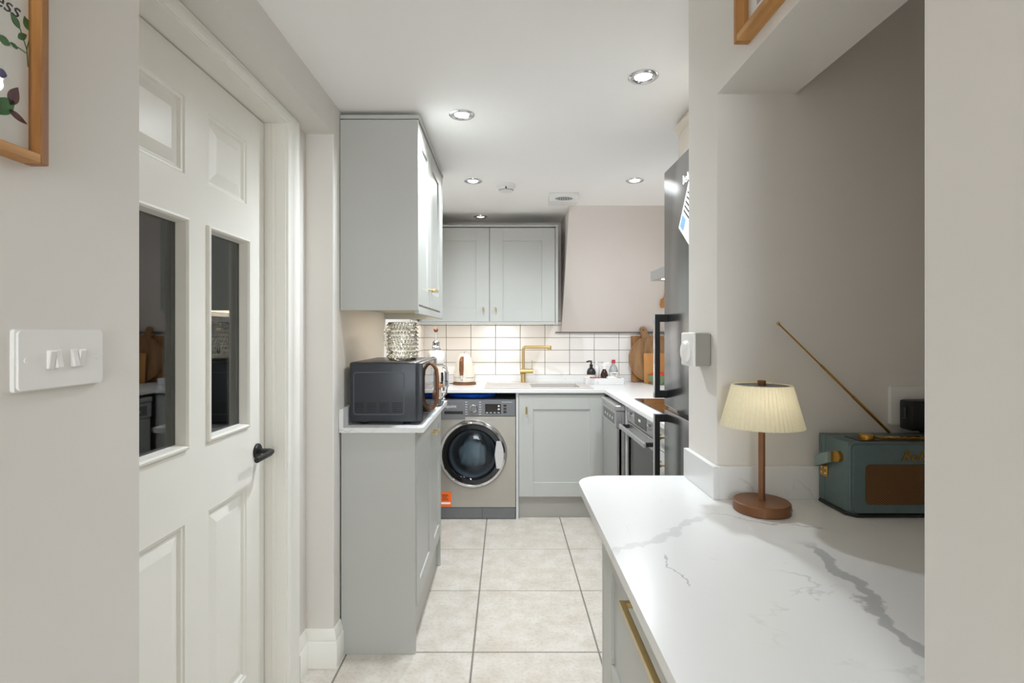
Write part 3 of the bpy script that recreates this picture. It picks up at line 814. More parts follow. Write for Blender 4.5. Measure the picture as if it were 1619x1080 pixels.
bm = BM(); box(bm, -0.455, -0.382, WY - 0.0012, WY - 0.0004, 0.088, 0.190); st_ = obj('energy_sticker', bm, M_orange, t)
bm = BM(); box(bm, -0.452, -0.388, WY - 0.0018, WY - 0.001, 0.106, 0.120); obj('sticker_strip', bm, M_paper, st_)
for k in range(5):
    bm = BM(); box(bm, -0.448, -0.400 - 0.006 * (k % 3), WY - 0.0018, WY - 0.001, 0.134 + k * 0.009, 0.1375 + k * 0.009); obj('sticker_print', bm, M_ink, st_)
# blue tray on the machine
bm = BM(); lathe(bm, [(0.12, 0.0), (0.17, 0.004), (0.192, 0.030), (0.188, 0.031), (0.165, 0.009), (0.0, 0.006)], Matrix.Translation((-0.245, 3.88, WTOP + 0.001)), 40)
tag(obj('blue_tray', bm, M_blue, None, (-0.245, 3.88, WTOP + 0.001)), 'shiny blue round tray stored on top of the washing machine', 'tray')

# ------------------------------------------------------------------ right run
t = thing('dishwasher', 'freestanding slim stainless steel dishwasher beside the oven', 'dishwasher', (0.66, 3.13, 0))
bm = BM(); box(bm, 0.672, 1.25, 3.125, 3.565, 0.02, 0.835, 0.002); obj('casing', bm, M_steel, t)
bm = BM(); box(bm, 0.650, 1.25, 3.120, 3.570, 0.838, 0.868, 0.003); obj('top', bm, M_steel, t)
bm = BM(); box(bm, 0.654, 0.690, 3.122, 3.568, 0.735, 0.835, 0.003); cp = obj('control_panel', bm, M_steel, t)
bm = BM(); box(bm, 0.6525, 0.6545, 3.17, 3.52, 0.752, 0.815, 0.0005); c2 = obj('display', bm, M_graph, cp)
for k in range(4):
    bm = BM(); box(bm, 0.6515, 0.653, 3.21 + k * 0.075, 3.23 + k * 0.075, 0.775, 0.790); obj('button', bm, M_white, c2)
bm = BM(); box(bm, 0.660, 0.690, 3.125, 3.565, 0.10, 0.730, 0.003); obj('door', bm, M_steel, t)
bm = BM(); box(bm, 0.70, 0.75, 3.13, 3.56, 0.0, 0.10); obj('kick_panel', bm, M_graph, t)

t = thing('filler_panel', 'narrow white end panel between dishwasher and oven', 'panel', (0.71, 3.085, 0))
bm = BM(); box(bm, 0.706, 1.25, 3.084, 3.102, 0, KZ - 0.0205, 0.001); obj('panel', bm, M_lightgrey, t)

t = thing('oven', 'built-in stainless steel oven with bar handle below the hob', 'oven', (0.71, 2.47, 0))
bm = BM(); box(bm, 0.735, 1.25, 2.475, 3.08, 0.10, KZ - 0.0205); obj('housing', bm, M_cab, t)
bm = BM(); box(bm, 0.711, 0.734, 2.474, 3.080, 0.790, 0.882, 0.002); cp = obj('control_panel', bm, M_steel, t)
bm = BM(); box(bm, 0.7095, 0.7112, 2.66, 2.90, 0.803, 0.866, 0.0004); c2 = obj('display', bm, M_blackg, cp)
bm = BM(); box(bm, 0.7085, 0.7097, 2.77, 2.81, 0.828, 0.842); obj('display_digits', bm, M_white, c2)
for yy in (2.58, 2.975):
    bm = BM(); lathe(bm, [(0.019, 0), (0.019, 0.016), (0.016, 0.018)], axis_m((0.711, yy, 0.835), (-1, 0, 0)), 20); obj('control_knob', bm, M_chrome, cp)
bm = BM(); box(bm, 0.711, 0.734, 2.474, 3.080, 0.20, 0.784, 0.002); od = obj('door', bm, M_steel, t)
bm = BM(); box(bm, 0.7090, 0.7112, 2.50, 3.05, 0.24, 0.730, 0.0006); obj('door_glass', bm, M_blackg, od)
bm = BM(); box(bm, 0.655, 0.667, 2.50, 3.05, 0.752, 0.776, 0.002)
hh = obj('handle', bm, M_steel, od)
for yy in (2.515, 3.02):
    bm = BM(); box(bm, 0.665, 0.713, yy, yy + 0.018, 0.754, 0.774, 0.001); obj('handle_post', bm, M_black, hh)
bm = BM(); box(bm, 0.72, 0.74, 2.474, 3.08, 0.11, 0.195, 0.001); obj('lower_panel', bm, M_cab, t)
bm = BM(); box(bm, 0.76, 0.78, 2.474, 3.08, 0.0, 0.10); obj('plinth', bm, M_plinth, t)

t = thing('narrow_drawer_unit', 'narrow white drawer unit with brass pulls between oven and fridge', 'cabinet', (0.71, 2.27, 0))
bm = BM(); box(bm, 0.735, 1.25, 2.268, 2.468, 0.10, KZ - 0.0205); obj('body', bm, M_cab, t)
bm = BM(); box(bm, 0.76, 0.78, 2.268, 2.468, 0, 0.10); obj('plinth', bm, M_plinth, t)
for z0, z1 in ((0.762, 0.880), (0.46, 0.757), (0.115, 0.455)):
    bm = BM(); box(bm, 0.712, 0.734, 2.270, 2.466, z0, z1, 0.0015); d = obj('drawer_front', bm, M_lightgrey, t)
    F = F_nx((0.712, 2.466, 0)); bm = BM()
    zc = z1 - 0.045
    cyl(bm, (0.05, -0.03, zc), (0.146, -0.03, zc), 0.006, seg=12); cyl(bm, (0.06, 0.001, zc), (0.06, -0.03, zc), 0.0045, seg=10); cyl(bm, (0.136, 0.001, zc), (0.136, -0.03, zc), 0.0045, seg=10)
    obj('bar_handle', xf(bm, F), M_brass, d)

t = thing('hob', 'black glass hob set in the worktop above the oven', 'hob', (1.0, 2.83, KZ))
bm = BM(); box(bm, 0.765, 1.235, 2.535, 3.125, KZ + 0.0005, KZ + 0.006, 0.002); g = obj('glass_top', bm, M_blackg, t)
for cx, cy, r_ in ((0.88, 2.68, 0.075), (0.88, 2.98, 0.09), (1.11, 2.68, 0.09), (1.11, 2.98, 0.075)):
    bm = BM(); lathe(bm, [(r_ - 0.0015, 0), (r_, 0.0002), (r_, 0.0005), (r_ - 0.0015, 0.0005)], Matrix.Translation((cx, cy, KZ + 0.006)), 32, cap=False); obj('heating_zone', bm, M_graph, g)

t = thing('extractor_hood', 'slim stainless steel extractor hood above the hob', 'extractor', (0.95, 2.43, 1.6))
bm = BM(); box(bm, 0.830, XR - 0.002, 2.425, 3.020, 1.600, 1.655, 0.002); cn = obj('canopy', bm, M_steel, t)
bm = BM(); box(bm, 1.06, XR - 0.002, 2.60, 2.85, 1.655, CEIL - 0.001, 0.001); obj('chimney', bm, M_steel, t)
for yy in (2.54, 2.90):
    bm = BM(); lathe(bm, [(0.03, 0), (0.03, 0.003), (0.02, 0.003)], axis_m((0.89, yy, 1.6005), (0, 0, -1)), 20); obj('lamp', bm, M_lampdim, cn)

t = thing('fridge_freezer', 'tall stainless steel fridge freezer with black bar handles', 'fridge', (0.7, 1.67, 0))
FX = 0.680
bm = BM(); box(bm, FX + 0.055, XR - 0.02, 1.662, 2.255, 0.02, 1.985, 0.003); obj('casing', bm, M_graph, t)
bm = BM(); box(bm, FX + 0.06, XR - 0.05, 1.69, 2.23, 0.0, 0.02); obj('foot_bar', bm, M_black, t)
bm = BM(); box(bm, FX, FX + 0.053, 1.660, 2.257, 0.992, 1.990, 0.004, 2); d1 = obj('fridge_door', bm, M_fridge, t)
bm = BM(); box(bm, FX, FX + 0.053, 1.660, 2.257, 0.05, 0.974, 0.004, 2); d2 = obj('freezer_door', bm, M_fridge, t)
for dd_, z0, z1 in ((d1, 1.027, 1.380), (d2, 0.600, 0.958)):
    bm = BM(); box(bm, FX - 0.052, FX - 0.030, 2.213, 2.233, z0, z1, 0.002); hb = obj('handle', bm, M_black, dd_)
    for zz in (z0, z1 - 0.032):
        bm = BM(); box(bm, FX - 0.032, FX + 0.001, 2.214, 2.232, zz, zz + 0.032, 0.001); obj('handle_post', bm, M_black, hb)
    bm = BM(); box(bm, FX - 0.0535, FX - 0.0515, 2.213, 2.233, z0, z1); obj('chrome_face', bm, M_chrome, hb)
text_part('brand_lettering', 'beko', 0.05, face_nx(FX - 0.0006, 1.968, 1.885), M_white, d1)

# tilted leaflet clipped to the fridge
Ml = Matrix(((1, 0, 0, FX - 0.0135), (0, -0.6, -0.8, 2.022), (0, 0.8, -0.6, 1.706), (0, 0, 0, 1)))   # y along one edge, z along the other
t = thing('fridge_leaflet', 'white leaflet with blue corner stuck aslant on the fridge door', 'leaflet', (FX - 0.013, 1.957, 1.60))
bm = BM(); box(bm, 0.0, 0.012, 0, 0.21, 0, 0.15, 0.001); obj('backing_board', xf(bm, Ml), M_graph, t)
bm = BM(); box(bm, -0.0012, 0.0, 0, 0.21, 0, 0.15); pg = obj('page', xf(bm, Ml), M_paper, t)
bm = BM(); box(bm, -0.0018, -0.0011, 0.012, 0.060, 0.010, 0.055); obj('blue_panel', xf(bm, Ml), M_ink_blue, pg)
for k in range(5):
    bm = BM(); box(bm, -0.0018, -0.0011, 0.075 + k * 0.018, 0.082 + k * 0.018, 0.012, 0.10); obj('print_line', xf(bm, Ml), M_ink, pg)

t = thing('bridging_cabinet', 'cream cabinet with cornice above the fridge', 'cabinet', (0.74, 1.67, 2.0))
bm = BM(); box(bm, 0.742, XR - 0.002, 1.660, 2.250, 1.998, 2.150, 0.001); obj('body', bm, M_wall, t)
bm = BM(); prism_y(bm, [(0.742, 2.150), (0.726, 2.172), (0.726, 2.184), (XR - 0.002, 2.184), (XR - 0.002, 2.150)], 1.650, 2.262); obj('cornice', bm, M_cream, t)
bm = BM(); box(bm, 0.738, 0.7415, 1.665, 2.244, 2.003, 2.146, 0.001); obj('door', bm, M_cream, t)

# ------------------------------------------------------------------ ceiling fittings
def downlight(x, y, on, label):
    t = thing('downlight', label, 'spotlight', (x, y, CEIL), 'recessed ceiling spotlights')
    bm = BM(); lathe(bm, [(0.029, -0.0012), (0.033, -0.005), (0.040, -0.0075), (0.048, -0.0065), (0.0525, -0.003), (0.053, 0.0)], Matrix.Translation((x, y, CEIL)), 32, cap=False); obj('bezel', bm, M_chrome, t)
    bm = BM(); lathe(bm, [(0.0295, -0.0014), (0.022, -0.0010), (0.0, -0.0008)], Matrix.Translation((x, y, CEIL)), 24, cap=False); obj('lens', bm, M_lamp if on > 0.3 else M_lampdim, t)
    if on <= 0: return
    l = bpy.data.lights.new('downlight_beam', 'SPOT'); l.energy = SPOT_W * on; l.spot_size = R(160); l.spot_blend = 1.0
    l.shadow_soft_size = 0.03; l.color = (0.87, 0.94, 1.0)
    o = bpy.data.objects.new('downlight_beam', l); C.objects.link(o); o.location = (x, y, CEIL - 0.02)
downlight(0.481, 1.84, 0.62, 'chrome ceiling spotlight in front of the fridge, nearest the alcove wall')
downlight(-0.182, 2.16, 1.0, 'chrome ceiling spotlight beside the near end of the tall wall cabinet')
downlight(-0.194, 3.10, 0.8, 'chrome ceiling spotlight next to the round smoke alarm')
downlight(0.758, 3.09, 0.8, 'chrome ceiling spotlight in front of the plaster bulkhead near the hood')
downlight(-0.196, 4.05, 0, 'unlit chrome ceiling spotlight above the sink wall cabinet')
downlight(-0.10, -0.9, HALL_FILL_W / SPOT_W, 'chrome ceiling spotlight added unseen in the hall for front fill')  # added behind the camera to soften the foreground

t = thing('smoke_alarm', 'round white smoke alarm on the ceiling beside a spotlight', 'smoke alarm', (0.0, 3.18, CEIL))
bm = BM(); lathe(bm, [(0.056, 0), (0.056, -0.016), (0.052, -0.020)], Matrix.Translation((0, 3.18, CEIL)), 32); obj('base', bm, M_white, t)
bm = BM(); lathe(bm, [(0.050, -0.018), (0.048, -0.034), (0.038, -0.042), (0.0, -0.044)], Matrix.Translation((0, 3.18, CEIL)), 32, cap=False); h = obj('cover', bm, M_white, t)
for k in range(9):
    a = R(-90 - 60 + k * 15); bm = BM(); cyl(bm, (0.0445 * math.cos(a), 3.18 + 0.0445 * math.sin(a), CEIL - 0.040), (0.0475 * math.cos(a), 3.18 + 0.0475 * math.sin(a), CEIL - 0.034), 0.0028, seg=8); obj('vent_hole', bm, M_graph, h)
bm = BM(); box(bm, -0.004, 0.004, 3.128, 3.134, CEIL - 0.036, CEIL - 0.024); obj('indicator', bm, M_black, h)

t = thing('heat_alarm', 'square white heat alarm with slotted vent on the ceiling', 'alarm', (0.372, 3.42, CEIL))
bm = BM(); box(bm, 0.279, 0.465, 3.36, 3.50, CEIL - 0.022, CEIL, 0.003); obj('base', bm, M_white, t)
bm = BM(); prism_x(bm, [(3.362, CEIL - 0.021), (3.374, CEIL - 0.052), (3.486, CEIL - 0.052), (3.498, CEIL - 0.021)], 0.281, 0.463); cv = obj('cover', bm, M_white, t)
for k in range(10):
    u = (k - 4.5) / 5.0; hh_ = 0.011 * math.sqrt(max(0.05, 1 - u * u)); x = 0.372 + u * 0.055
    yc, zc = 3.368, CEIL - 0.0365; dy_, dz_ = 12 / 33.2, 31 / 33.2
    bm = BM(); cyl(bm, (x, yc - dy_ * hh_ - 0.0008, zc + dz_ * hh_), (x, yc + dy_ * hh_ - 0.0008, zc - dz_ * hh_), 0.0028, seg=6); obj('vent_slot', bm, M_black, cv)

# ------------------------------------------------------------------ hall: switch, pictures, isolator
t = thing('light_switch', 'white double-width light switch plate with four rockers', 'light switch', (XL, 0.79, 1.26))
bm = BM(); prism_x(bm, rrect(0.712, 0.866, 1.2185, 1.3055, 0.004), XL, XL + 0.006)
prism_x(bm, rrect(0.7145, 0.8635, 1.2205, 1.3035, 0.006), XL + 0.006, XL + 0.0095); obj('plate', bm, M_white, t)
for i, (yc, tilt) in enumerate(((0.764, 9), (0.776, -9), (0.806, -9), (0.818, 9))):
    Mr = Matrix.Translation((XL + 0.0095, yc, 1.262)) @ Matrix.Rotation(R(tilt), 4, 'Y')
    bm = BM(); box(bm, -0.004, 0.0045, -0.0056, 0.0056, -0.0135, 0.0135, 0.001); obj('rocker', xf(bm, Mr), M_white, t)
for yc in (0.726, 0.852):
    bm = BM(); lathe(bm, [(0.004, 0), (0.0035, 0.001), (0.0, 0.0012)], axis_m((XL + 0.0094, yc, 1.262), (1, 0, 0)), 16, cap=False); obj('screw_cap', bm, M_white, t)

def frame(t, M, w, h, dep, fw, m_v, m_h):
    """box frame in local coords: x along width 0..w, z 0..h, y=0 wall, -y out"""
    for nm, a in (('frame_stile', (0, fw, 0, h, m_v)), ('frame_stile', (w - fw, w, 0, h, m_v)), ('frame_rail', (fw, w - fw, 0, fw, m_h)), ('frame_rail', (fw, w - fw, h - fw, h, m_h))):
        bm = BM(); box(bm, a[0], a[1], -dep, 0, a[2], a[3], 0.0012); obj(nm, xf(bm, M), a[4], t)
# left picture: on the wall facing +X; local x -> +Y
FP = F_px((XL, 0.438, 1.536))
t = thing('botanical_picture', 'oak box frame with botanical leaf and flower print beside the door', 'picture', (XL, 0.438, 1.536))
frame(t, FP, 0.306, 0.42, 0.026, 0.013, M_oakz, M_oak)
bm = BM(); box(bm, 0.013, 0.293, -0.008, 0, 0.013, 0.407); pp = obj('print_sheet', xf(bm, FP), M_paper, t)
bm = BM(); box(bm, 0.0125, 0.2935, -0.0125, -0.011, 0.0125, 0.4075); obj('glazing', xf(bm, FP), M_picglass, t)
def flat(name, poly, m):
    bm = BM(); prism_y(bm, poly, -0.0086, -0.0079); return obj(name, xf(bm, FP), m, pp, smooth=False)
def leaf(cx, cz, ln, wd, ang, m, nm='printed_leaf'):
    pts = []
    for k in range(9):
        u = k / 8; pts.append((u * ln, wd * math.sin(PI * u ** 0.85)))
    for k in range(7, 0, -1):
        u = k / 8; pts.append((u * ln, -wd * math.sin(PI * u ** 0.85)))
    ca, sa = math.cos(R(ang)), math.sin(R(ang))
    return flat(nm, [(cx + x * ca - z * sa, cz + x * sa + z * ca) for x, z in pts], m)
def stroke(pts, w, m, nm='printed_stem'):
    a = []; b = []
    for i, p in enumerate(pts):
        q0 = Vector(pts[max(0, i - 1)]); q1 = Vector(pts[min(len(pts) - 1, i + 1)]); d = (q1 - q0).normalized(); nrm = Vector((-d.y, d.x)) * w
        a.append((p[0] + nrm.x, p[1] + nrm.y)); b.append((p[0] - nrm.x, p[1] - nrm.y))
    return flat(nm, a + b[::-1], m)
def PX(px, py):   # a picture pixel on the print plane -> local (x,z) of the frame
    X = XL + 0.008; sc = (800 - px) / -X
    return ((830 / sc) - 0.438, 1.30 + (527 - py) / sc - 1.536)
def lpx(a, b, wf, m, nm='printed_leaf'):
    (x0, z0), (x1, z1) = PX(*a), PX(*b)
    return leaf(x0, z0, math.hypot(x1 - x0, z1 - z0), wf * math.hypot(x1 - x0, z1 - z0), math.degrees(math.atan2(z1 - z0, x1 - x0)), m, nm)
stroke([PX(44, 106), PX(42, 78), PX(36, 60), PX(31, 44)], 0.0006, M_green)
stroke([PX(42, 78), PX(46, 62), PX(47, 48)], 0.0006, M_green); stroke([PX(41, 84), PX(30, 76), PX(15, 68)], 0.0006, M_green)
lpx((31, 46), (16, 18), 0.26, M_green); lpx((47, 50), (38, 25), 0.34, M_green); lpx((16, 72), (-6, 54), 0.30, M_green)
lpx((28, 60), (42, 55), 0.26, M_green); lpx((28, 78), (16, 66), 0.25, M_green)
lpx((15, 166), (28, 138), 0.26, M_plum, 'printed_petal'); lpx((12, 172), (43, 197), 0.15, M_plum, 'printed_petal'); lpx((22, 160), (-12, 178), 0.26, M_green)
lpx((11, 120), (-8, 110), 0.34, M_violet, 'printed_petal'); lpx((-20, 120), (-4, 190), 0.2, M_green); lpx((-26, 60), (-40, 20), 0.25, M_green)
(x_, z_) = PX(9, 6)
text_part('printed_lettering', 'ness', 0.030, FP @ Matrix.Translation((x_ - 0.008, -0.0083, z_)) @ Matrix.Rotation(R(90), 4, 'X'), M_ink, pp, 0.0003, 0.4)

# right picture on the header wall (facing -X); local x -> -Y
FP = F_nx((XN, 1.056, 1.880))
t = thing('oak_framed_picture', 'pale oak framed picture with pinkish print on the alcove beam', 'picture', (XN, 1.056, 1.88))
frame(t, FP, 0.30, 0.29, 0.030, 0.014, M_oakz, M_oak)
bm = BM(); box(bm, 0.014, 0.286, -0.006, 0, 0.014, 0.276); pp = obj('mount', xf(bm, FP), M_paper, t)
bm = BM(); box(bm, 0.05, 0.25, -0.0068, -0.0058, 0.05, 0.24); obj('print', xf(bm, FP), M_pink, pp)
bm = BM(); box(bm, 0.0135, 0.2865, -0.0155, -0.014, 0.0135, 0.2765); obj('glazing', xf(bm, FP), M_picglass, t)

t = thing('isolator_switch', 'white boxed isolator switch with round rocker on the wall end', 'switch', (XN, 1.285, 1.26))
bm = BM(); box(bm, XN - 0.038, XN, 1.246, 1.327, 1.221, 1.301, 0.003); obj('back_box', bm, M_greyface, t)  # grey puts the shade on the box's side into its colour
bm = BM(); box(bm, XN - 0.045, XN - 0.036, 1.245, 1.328, 1.220, 1.302, 0.004, 3); obj('front_box', bm, M_white, t)
bm = BM(); lathe(bm, [(0.026, 0), (0.0255, 0.005), (0.021, 0.009), (0.0, 0.011)], axis_m((XN - 0.045, 1.287, 1.256), (-1, 0, 0)), 28, cap=False); obj('button', bm, M_white, t)

t = thing('wall_socket', 'white wall socket with a black plug on the shaded alcove wall', 'socket', (0.955, DEND, 1.13))
bm = BM(); prism_y(bm, rrect(0.883, 1.029, 1.090, 1.178, 0.004), DEND, DEND - 0.009); obj('plate', bm, M_white, t)
bm = BM(); box(bm, 0.907, 0.915, DEND - 0.0105, DEND - 0.0085, 1.145, 1.160, 0.0005); obj('rocker', bm, M_white, t)
t = thing('plug_adapter', 'black plug-in power adapter in the alcove wall socket', 'plug', (0.945, DEND - 0.03, 1.12))
bm = BM(); box(bm, 0.900, 0.985, DEND - 0.050, DEND - 0.0095, 1.082, 1.150, 0.006, 2); obj('body', bm, M_black, t)
bm = BM(); box(bm, 0.896, 0.901, DEND - 0.034, DEND - 0.020, 1.108, 1.136, 0.002); obj('side_clip', bm, M_black, t)
bm = BM(); tube(bm, [(0.930, DEND - 0.03, 1.084), (0.934, DEND - 0.03, 1.0785), (0.955, DEND - 0.03, 1.0785), (0.970, DEND - 0.03, 1.072), (0.974, DEND - 0.03, 1.04), (0.974, DEND - 0.03, 0.95), (0.980, DEND - 0.03, WZ + 0.004)], 0.003, 8); obj('cable', bm, M_black, t)

# ------------------------------------------------------------------ table lamp
lx, ly = 0.5475, 1.124
t = thing('table_lamp', 'small brown table lamp with cream pleated shade beside the radio', 'lamp', (lx, ly, WZ))
T = Matrix.Translation((lx, ly, WZ))
bm = BM(); lathe(bm, [(0.054, 0.0), (0.057, 0.002), (0.057, 0.020), (0.055, 0.0225), (0.0, 0.0225)], T, 40); bs = obj('base', bm, M_copper, t)
Mp = Matrix.Translation((lx, ly, WZ + 0.011)) @ Matrix.Rotation(R(52), 4, 'Z')
bm = BM(); prism_y(bm, rrect(-0.009, 0.009, -0.003, 0.003, 0.0026), -0.0576, -0.0555); obj('charging_port', xf(bm, Mp), M_greyface, bs)
bm = BM(); cyl(bm, (lx, ly, WZ + 0.022), (lx, ly, WZ + 0.272), 0.0068, seg=18); obj('stem', bm, M_copper, t)
bm = BM()
NP = 56
def pleat(i, r, z): return 1.0 + (0.018 if i % 2 else -0.018)
lathe(bm, [(0.0825, 0.182), (0.0815, 0.184), (0.0590, 0.2700), (0.0575, 0.2705)], T, NP * 2, cap=False, rfun=pleat)
sh = obj('shade', bm, M_shade, t, smooth=False)
bm = BM(); lathe(bm, [(0.0575, 0.268), (0.054, 0.2685), (0.0, 0.2685)], T, 40, cap=False); obj('top_disc', bm, M_graph, sh)
bm = BM(); lathe(bm, [(0.0075, 0.268), (0.0085, 0.270), (0.0085, 0.279), (0.0, 0.280)], T, 18, cap=False); obj('finial', bm, M_copper, t)

bm = BM(); sphere(bm, (lx, ly, WZ + 0.245), 0.012, 12); obj('bulb', bm, M_lampdim, t)
l = bpy.data.lights.new('added_lamp_glow', 'POINT'); l.energy = 0.026; l.shadow_soft_size = 0.03; l.color = (1.0, 0.95, 0.82)  # faint glow added inside the lamp to brighten its pleated shade
o = bpy.data.objects.new('added_lamp_glow', l); C.objects.link(o); o.location = (lx, ly - 0.022, WZ + 0.235)

# ------------------------------------------------------------------ retro radio
rx0, rx1, ry0, ry1, rz0, rz1 = 0.711, 0.962, 1.078, 1.196, WZ + 0.006, WZ + 0.154
t = thing('retro_radio', 'teal retro radio with brass fittings and raised aerial beside the lamp', 'radio', (0.83, 1.13, WZ))
bm = BM(); box(bm, rx0, rx1, ry0 + 0.012, ry1 - 0.024, rz0, rz1, 0.004, 2)
obj('case', bm, M_teal, t)
bm = BM(); box(bm, rx0 + 0.0008, rx1 - 0.0008, ry1 - 0.0235, ry1, rz0, rz1, 0.003, 2); obj('back_cover', bm, M_teal, t)
bm = BM()   # front with rounded edges all round
prism_y(bm, rrect(rx0 + 0.0006, rx1 - 0.0006, rz0 + 0.0006, rz1 - 0.0006, 0.010), ry0 + 0.0115, ry0 + 0.006)
prism_y(bm, rrect(rx0 + 0.004, rx1 - 0.004, rz0 + 0.004, rz1 - 0.004, 0.010), ry0 + 0.006, ry0 + 0.001)
fr = obj('front', bm, M_teal, t)
bm = BM(); prism_y(bm, rrect(rx0 + 0.028, rx1 - 0.028, rz0 + 0.022, rz0 + 0.104, 0.008), ry0 + 0.0012, ry0 - 0.0005); obj('speaker_grille', bm, M_grille, fr)
text_part('script_lettering', 'Roberts', 0.030, face_cam(0.859, ry0 + 0.0004, rz0 + 0.121), M_gold, fr, 0.0008, 0.45)
bm = BM(); box(bm, rx0 + 0.030, rx1 - 0.03, 1.098, 1.150, rz1 - 0.001, rz1 + 0.0015, 0.0006); tp = obj('top_plate', bm, M_black, t)
bm = BM(); lathe(bm, [(0.0145, 0), (0.0145, 0.009), (0.013, 0.0105), (0.0, 0.0105)], Matrix.Translation((0.768, 1.118, rz1 + 0.001)), 24); obj('tuning_knob', bm, M_gold, tp)
for k in range(6):
    bm = BM(); box(bm, 0.795 + k * 0.019, 0.811 + k * 0.019, 1.112, 1.130, rz1 + 0.001, rz1 + 0.005, 0.001); obj('preset_button', bm, M_gold, tp)
# strap handle on the side
bm = BM()
cap = []
for k in range(13):
    a = R(-90 + 15 * k); cap.append((1.118 - 0.0115 * math.cos(a), rz1 - 0.036 + 0.0115 * math.sin(a)))
prism_x(bm, [(1.140, rz1 - 0.0535)] + cap + [(1.140, rz1 - 0.0305)], rx0 - 0.008, rx0 + 0.001)
hs = obj('strap_mount', bm, M_gold, t)
bm = BM(); prism_x(bm, [(1.136, rz1 - 0.030), (1.165, rz1 - 0.040), (1.186, rz1 - 0.052), (1.186, rz1 - 0.074), (1.160, rz1 - 0.063), (1.136, rz1 - 0.0525)], rx0 - 0.0145, rx0 - 0.006); obj('strap', bm, M_strap, hs)
bm = BM(); box(bm, rx0 - 0.0035, rx0 + 0.002, 1.158, 1.184, rz1 - 0.092, rz1 - 0.066, 0.001); cl = obj('clasp', bm, M_gold, t)
for q in ((1.164, -0.072), (1.164, -0.084), (1.178, -0.072), (1.178, -0.084)):
    bm = BM(); lathe(bm, [(0.0028, 0), (0.002, 0.0012), (0, 0.0015)], axis_m((rx0 - 0.0035, q[0], rz1 + q[1]), (-1, 0, 0)), 10, cap=False); obj('rivet', bm, M_chrome, cl)
bm = BM()
a0 = Vector((0.866, 1.185, rz1 + 0.002)); a1 = Vector((0.612, 1.180, 1.322))
for f0, f1, r_ in ((0, 0.33, 0.0034), (0.33, 0.62, 0.0026), (0.62, 1.0, 0.0018)):
    cyl(bm, a0.lerp(a1, f0), a0.lerp(a1, f1), r_, seg=10)
ae = obj('aerial', bm, M_gold, t)
bm = BM(); sphere(bm, a1, 0.0036, 12); obj('aerial_tip', bm, M_gold, ae)
bm = BM(); tube(bm, [(rx0 - 0.001, ry0 + 0.02, WZ + 0.0045), (rx0 - 0.001, ry1 - 0.01, WZ + 0.0045), (rx0 + 0.012, ry1 + 0.001, WZ + 0.0045), (rx1 - 0.01, ry1 + 0.001, WZ + 0.0045), (rx1 - 0.002, ry1 - 0.01, WZ + 0.0045), (rx1 - 0.002, ry0 + 0.016, WZ + 0.0045), (rx1 - 0.012, ry0 + 0.004, WZ + 0.0045), (rx0 + 0.012, ry0 + 0.004, WZ + 0.0045)], 0.0042, 8, closed=True); obj('base_piping', bm, M_black, t)

# ------------------------------------------------------------------ microwave
mx0, mx1, my0, my1, mz0, mz1 = -0.648, -0.368, 2.172, 2.625, WZ + 0.012, 1.180
t = thing('microwave', 'charcoal microwave oven with a looped walnut handle', 'microwave', (-0.51, 2.4, WZ))
bm = BM(); box(bm, mx0, mx1, my0, my1, mz0, mz1, 0.008, 3); body = obj('casing', bm, M_char, t)
gx0, gx1, gz0, gz1 = -0.632, -0.420, 0.962, 1.140
bm = BM()
o_ = rrect(gx0, gx1, gz0, gz1, 0.012); i_ = rrect(gx0 + 0.0035, gx1 - 0.0035, gz0 + 0.0035, gz1 - 0.0035, 0.0095)
n_ = len(o_)
va = [[bm.verts.new((p[0], y, p[1])) for p in pl] for pl, y in ((o_, my0 + 0.0005), (rrect(gx0 + 0.001, gx1 - 0.001, gz0 + 0.001, gz1 - 0.001, 0.0115), my0 - 0.0022), (i_, my0 - 0.0022), (rrect(gx0 + 0.0045, gx1 - 0.0045, gz0 + 0.0045, gz1 - 0.0045, 0.009), my0 + 0.0005))]
for a, b in zip(va, va[1:]):
    for i in range(n_): j = (i + 1) % n_; bm.faces.new((a[i], a[j], b[j], b[i]))
obj('embossed_border', bm, M_charl, body)
slot = None
for c in range(4):
    for r_ in range(5):
        xa = -0.6285 + c * 0.0525; zz = 0.9755 + r_ * 0.0088
        if slot is None:
            bm = BM(); box(bm, -0.020, 0.020, -0.0008, 0.0008, -0.0021, 0.0021, 0.0006)
            slot = bpy.data.meshes.new('vent_slot'); bm.to_mesh(slot); bm.free(); slot.materials.append(M_black)
        link('vent_slot', slot, body, Matrix.Translation((xa + 0.020, my0 - 0.0003, zz)))
bm = BM(); box(bm, mx0 - 0.006, mx0 + 0.002, my0 + 0.02, my1 - 0.02, 0.985, 1.135, 0.003); obj('rear_cover', bm, M_greyface, body)
bm = BM(); box(bm, mx1 - 0.003, mx1 + 0.022, my0 + 0.002, my1 - 0.115, mz0 + 0.003, mz1 - 0.003, 0.004, 2); dr = obj('door', bm, M_char, t)
bm = BM(); box(bm, mx1 + 0.0215, mx1 + 0.0235, my0 + 0.008, my1 - 0.118, mz0 + 0.010, mz1 - 0.010, 0.0006); obj('door_glass', bm, M_blackg, dr)
bm = BM()
hx = mx1 + 0.023; hyy = 2.385
hp = [(hx - 0.002, 0.955), (hx + 0.014, 0.962), (hx + 0.029, 0.985), (hx + 0.033, 1.02), (hx + 0.033, 1.10), (hx + 0.029, 1.135), (hx + 0.014, 1.158), (hx - 0.002, 1.166)]
tube(bm, [(x, hyy, z) for x, z in hp], 0.0085, 10); obj('handle', bm, M_walnut, dr)
bm = BM(); box(bm, mx1 - 0.003, mx1 + 0.022, my1 - 0.113, my1 - 0.002, mz0 + 0.003, mz1 - 0.003, 0.004, 2); cp = obj('control_panel', bm, M_char, t)
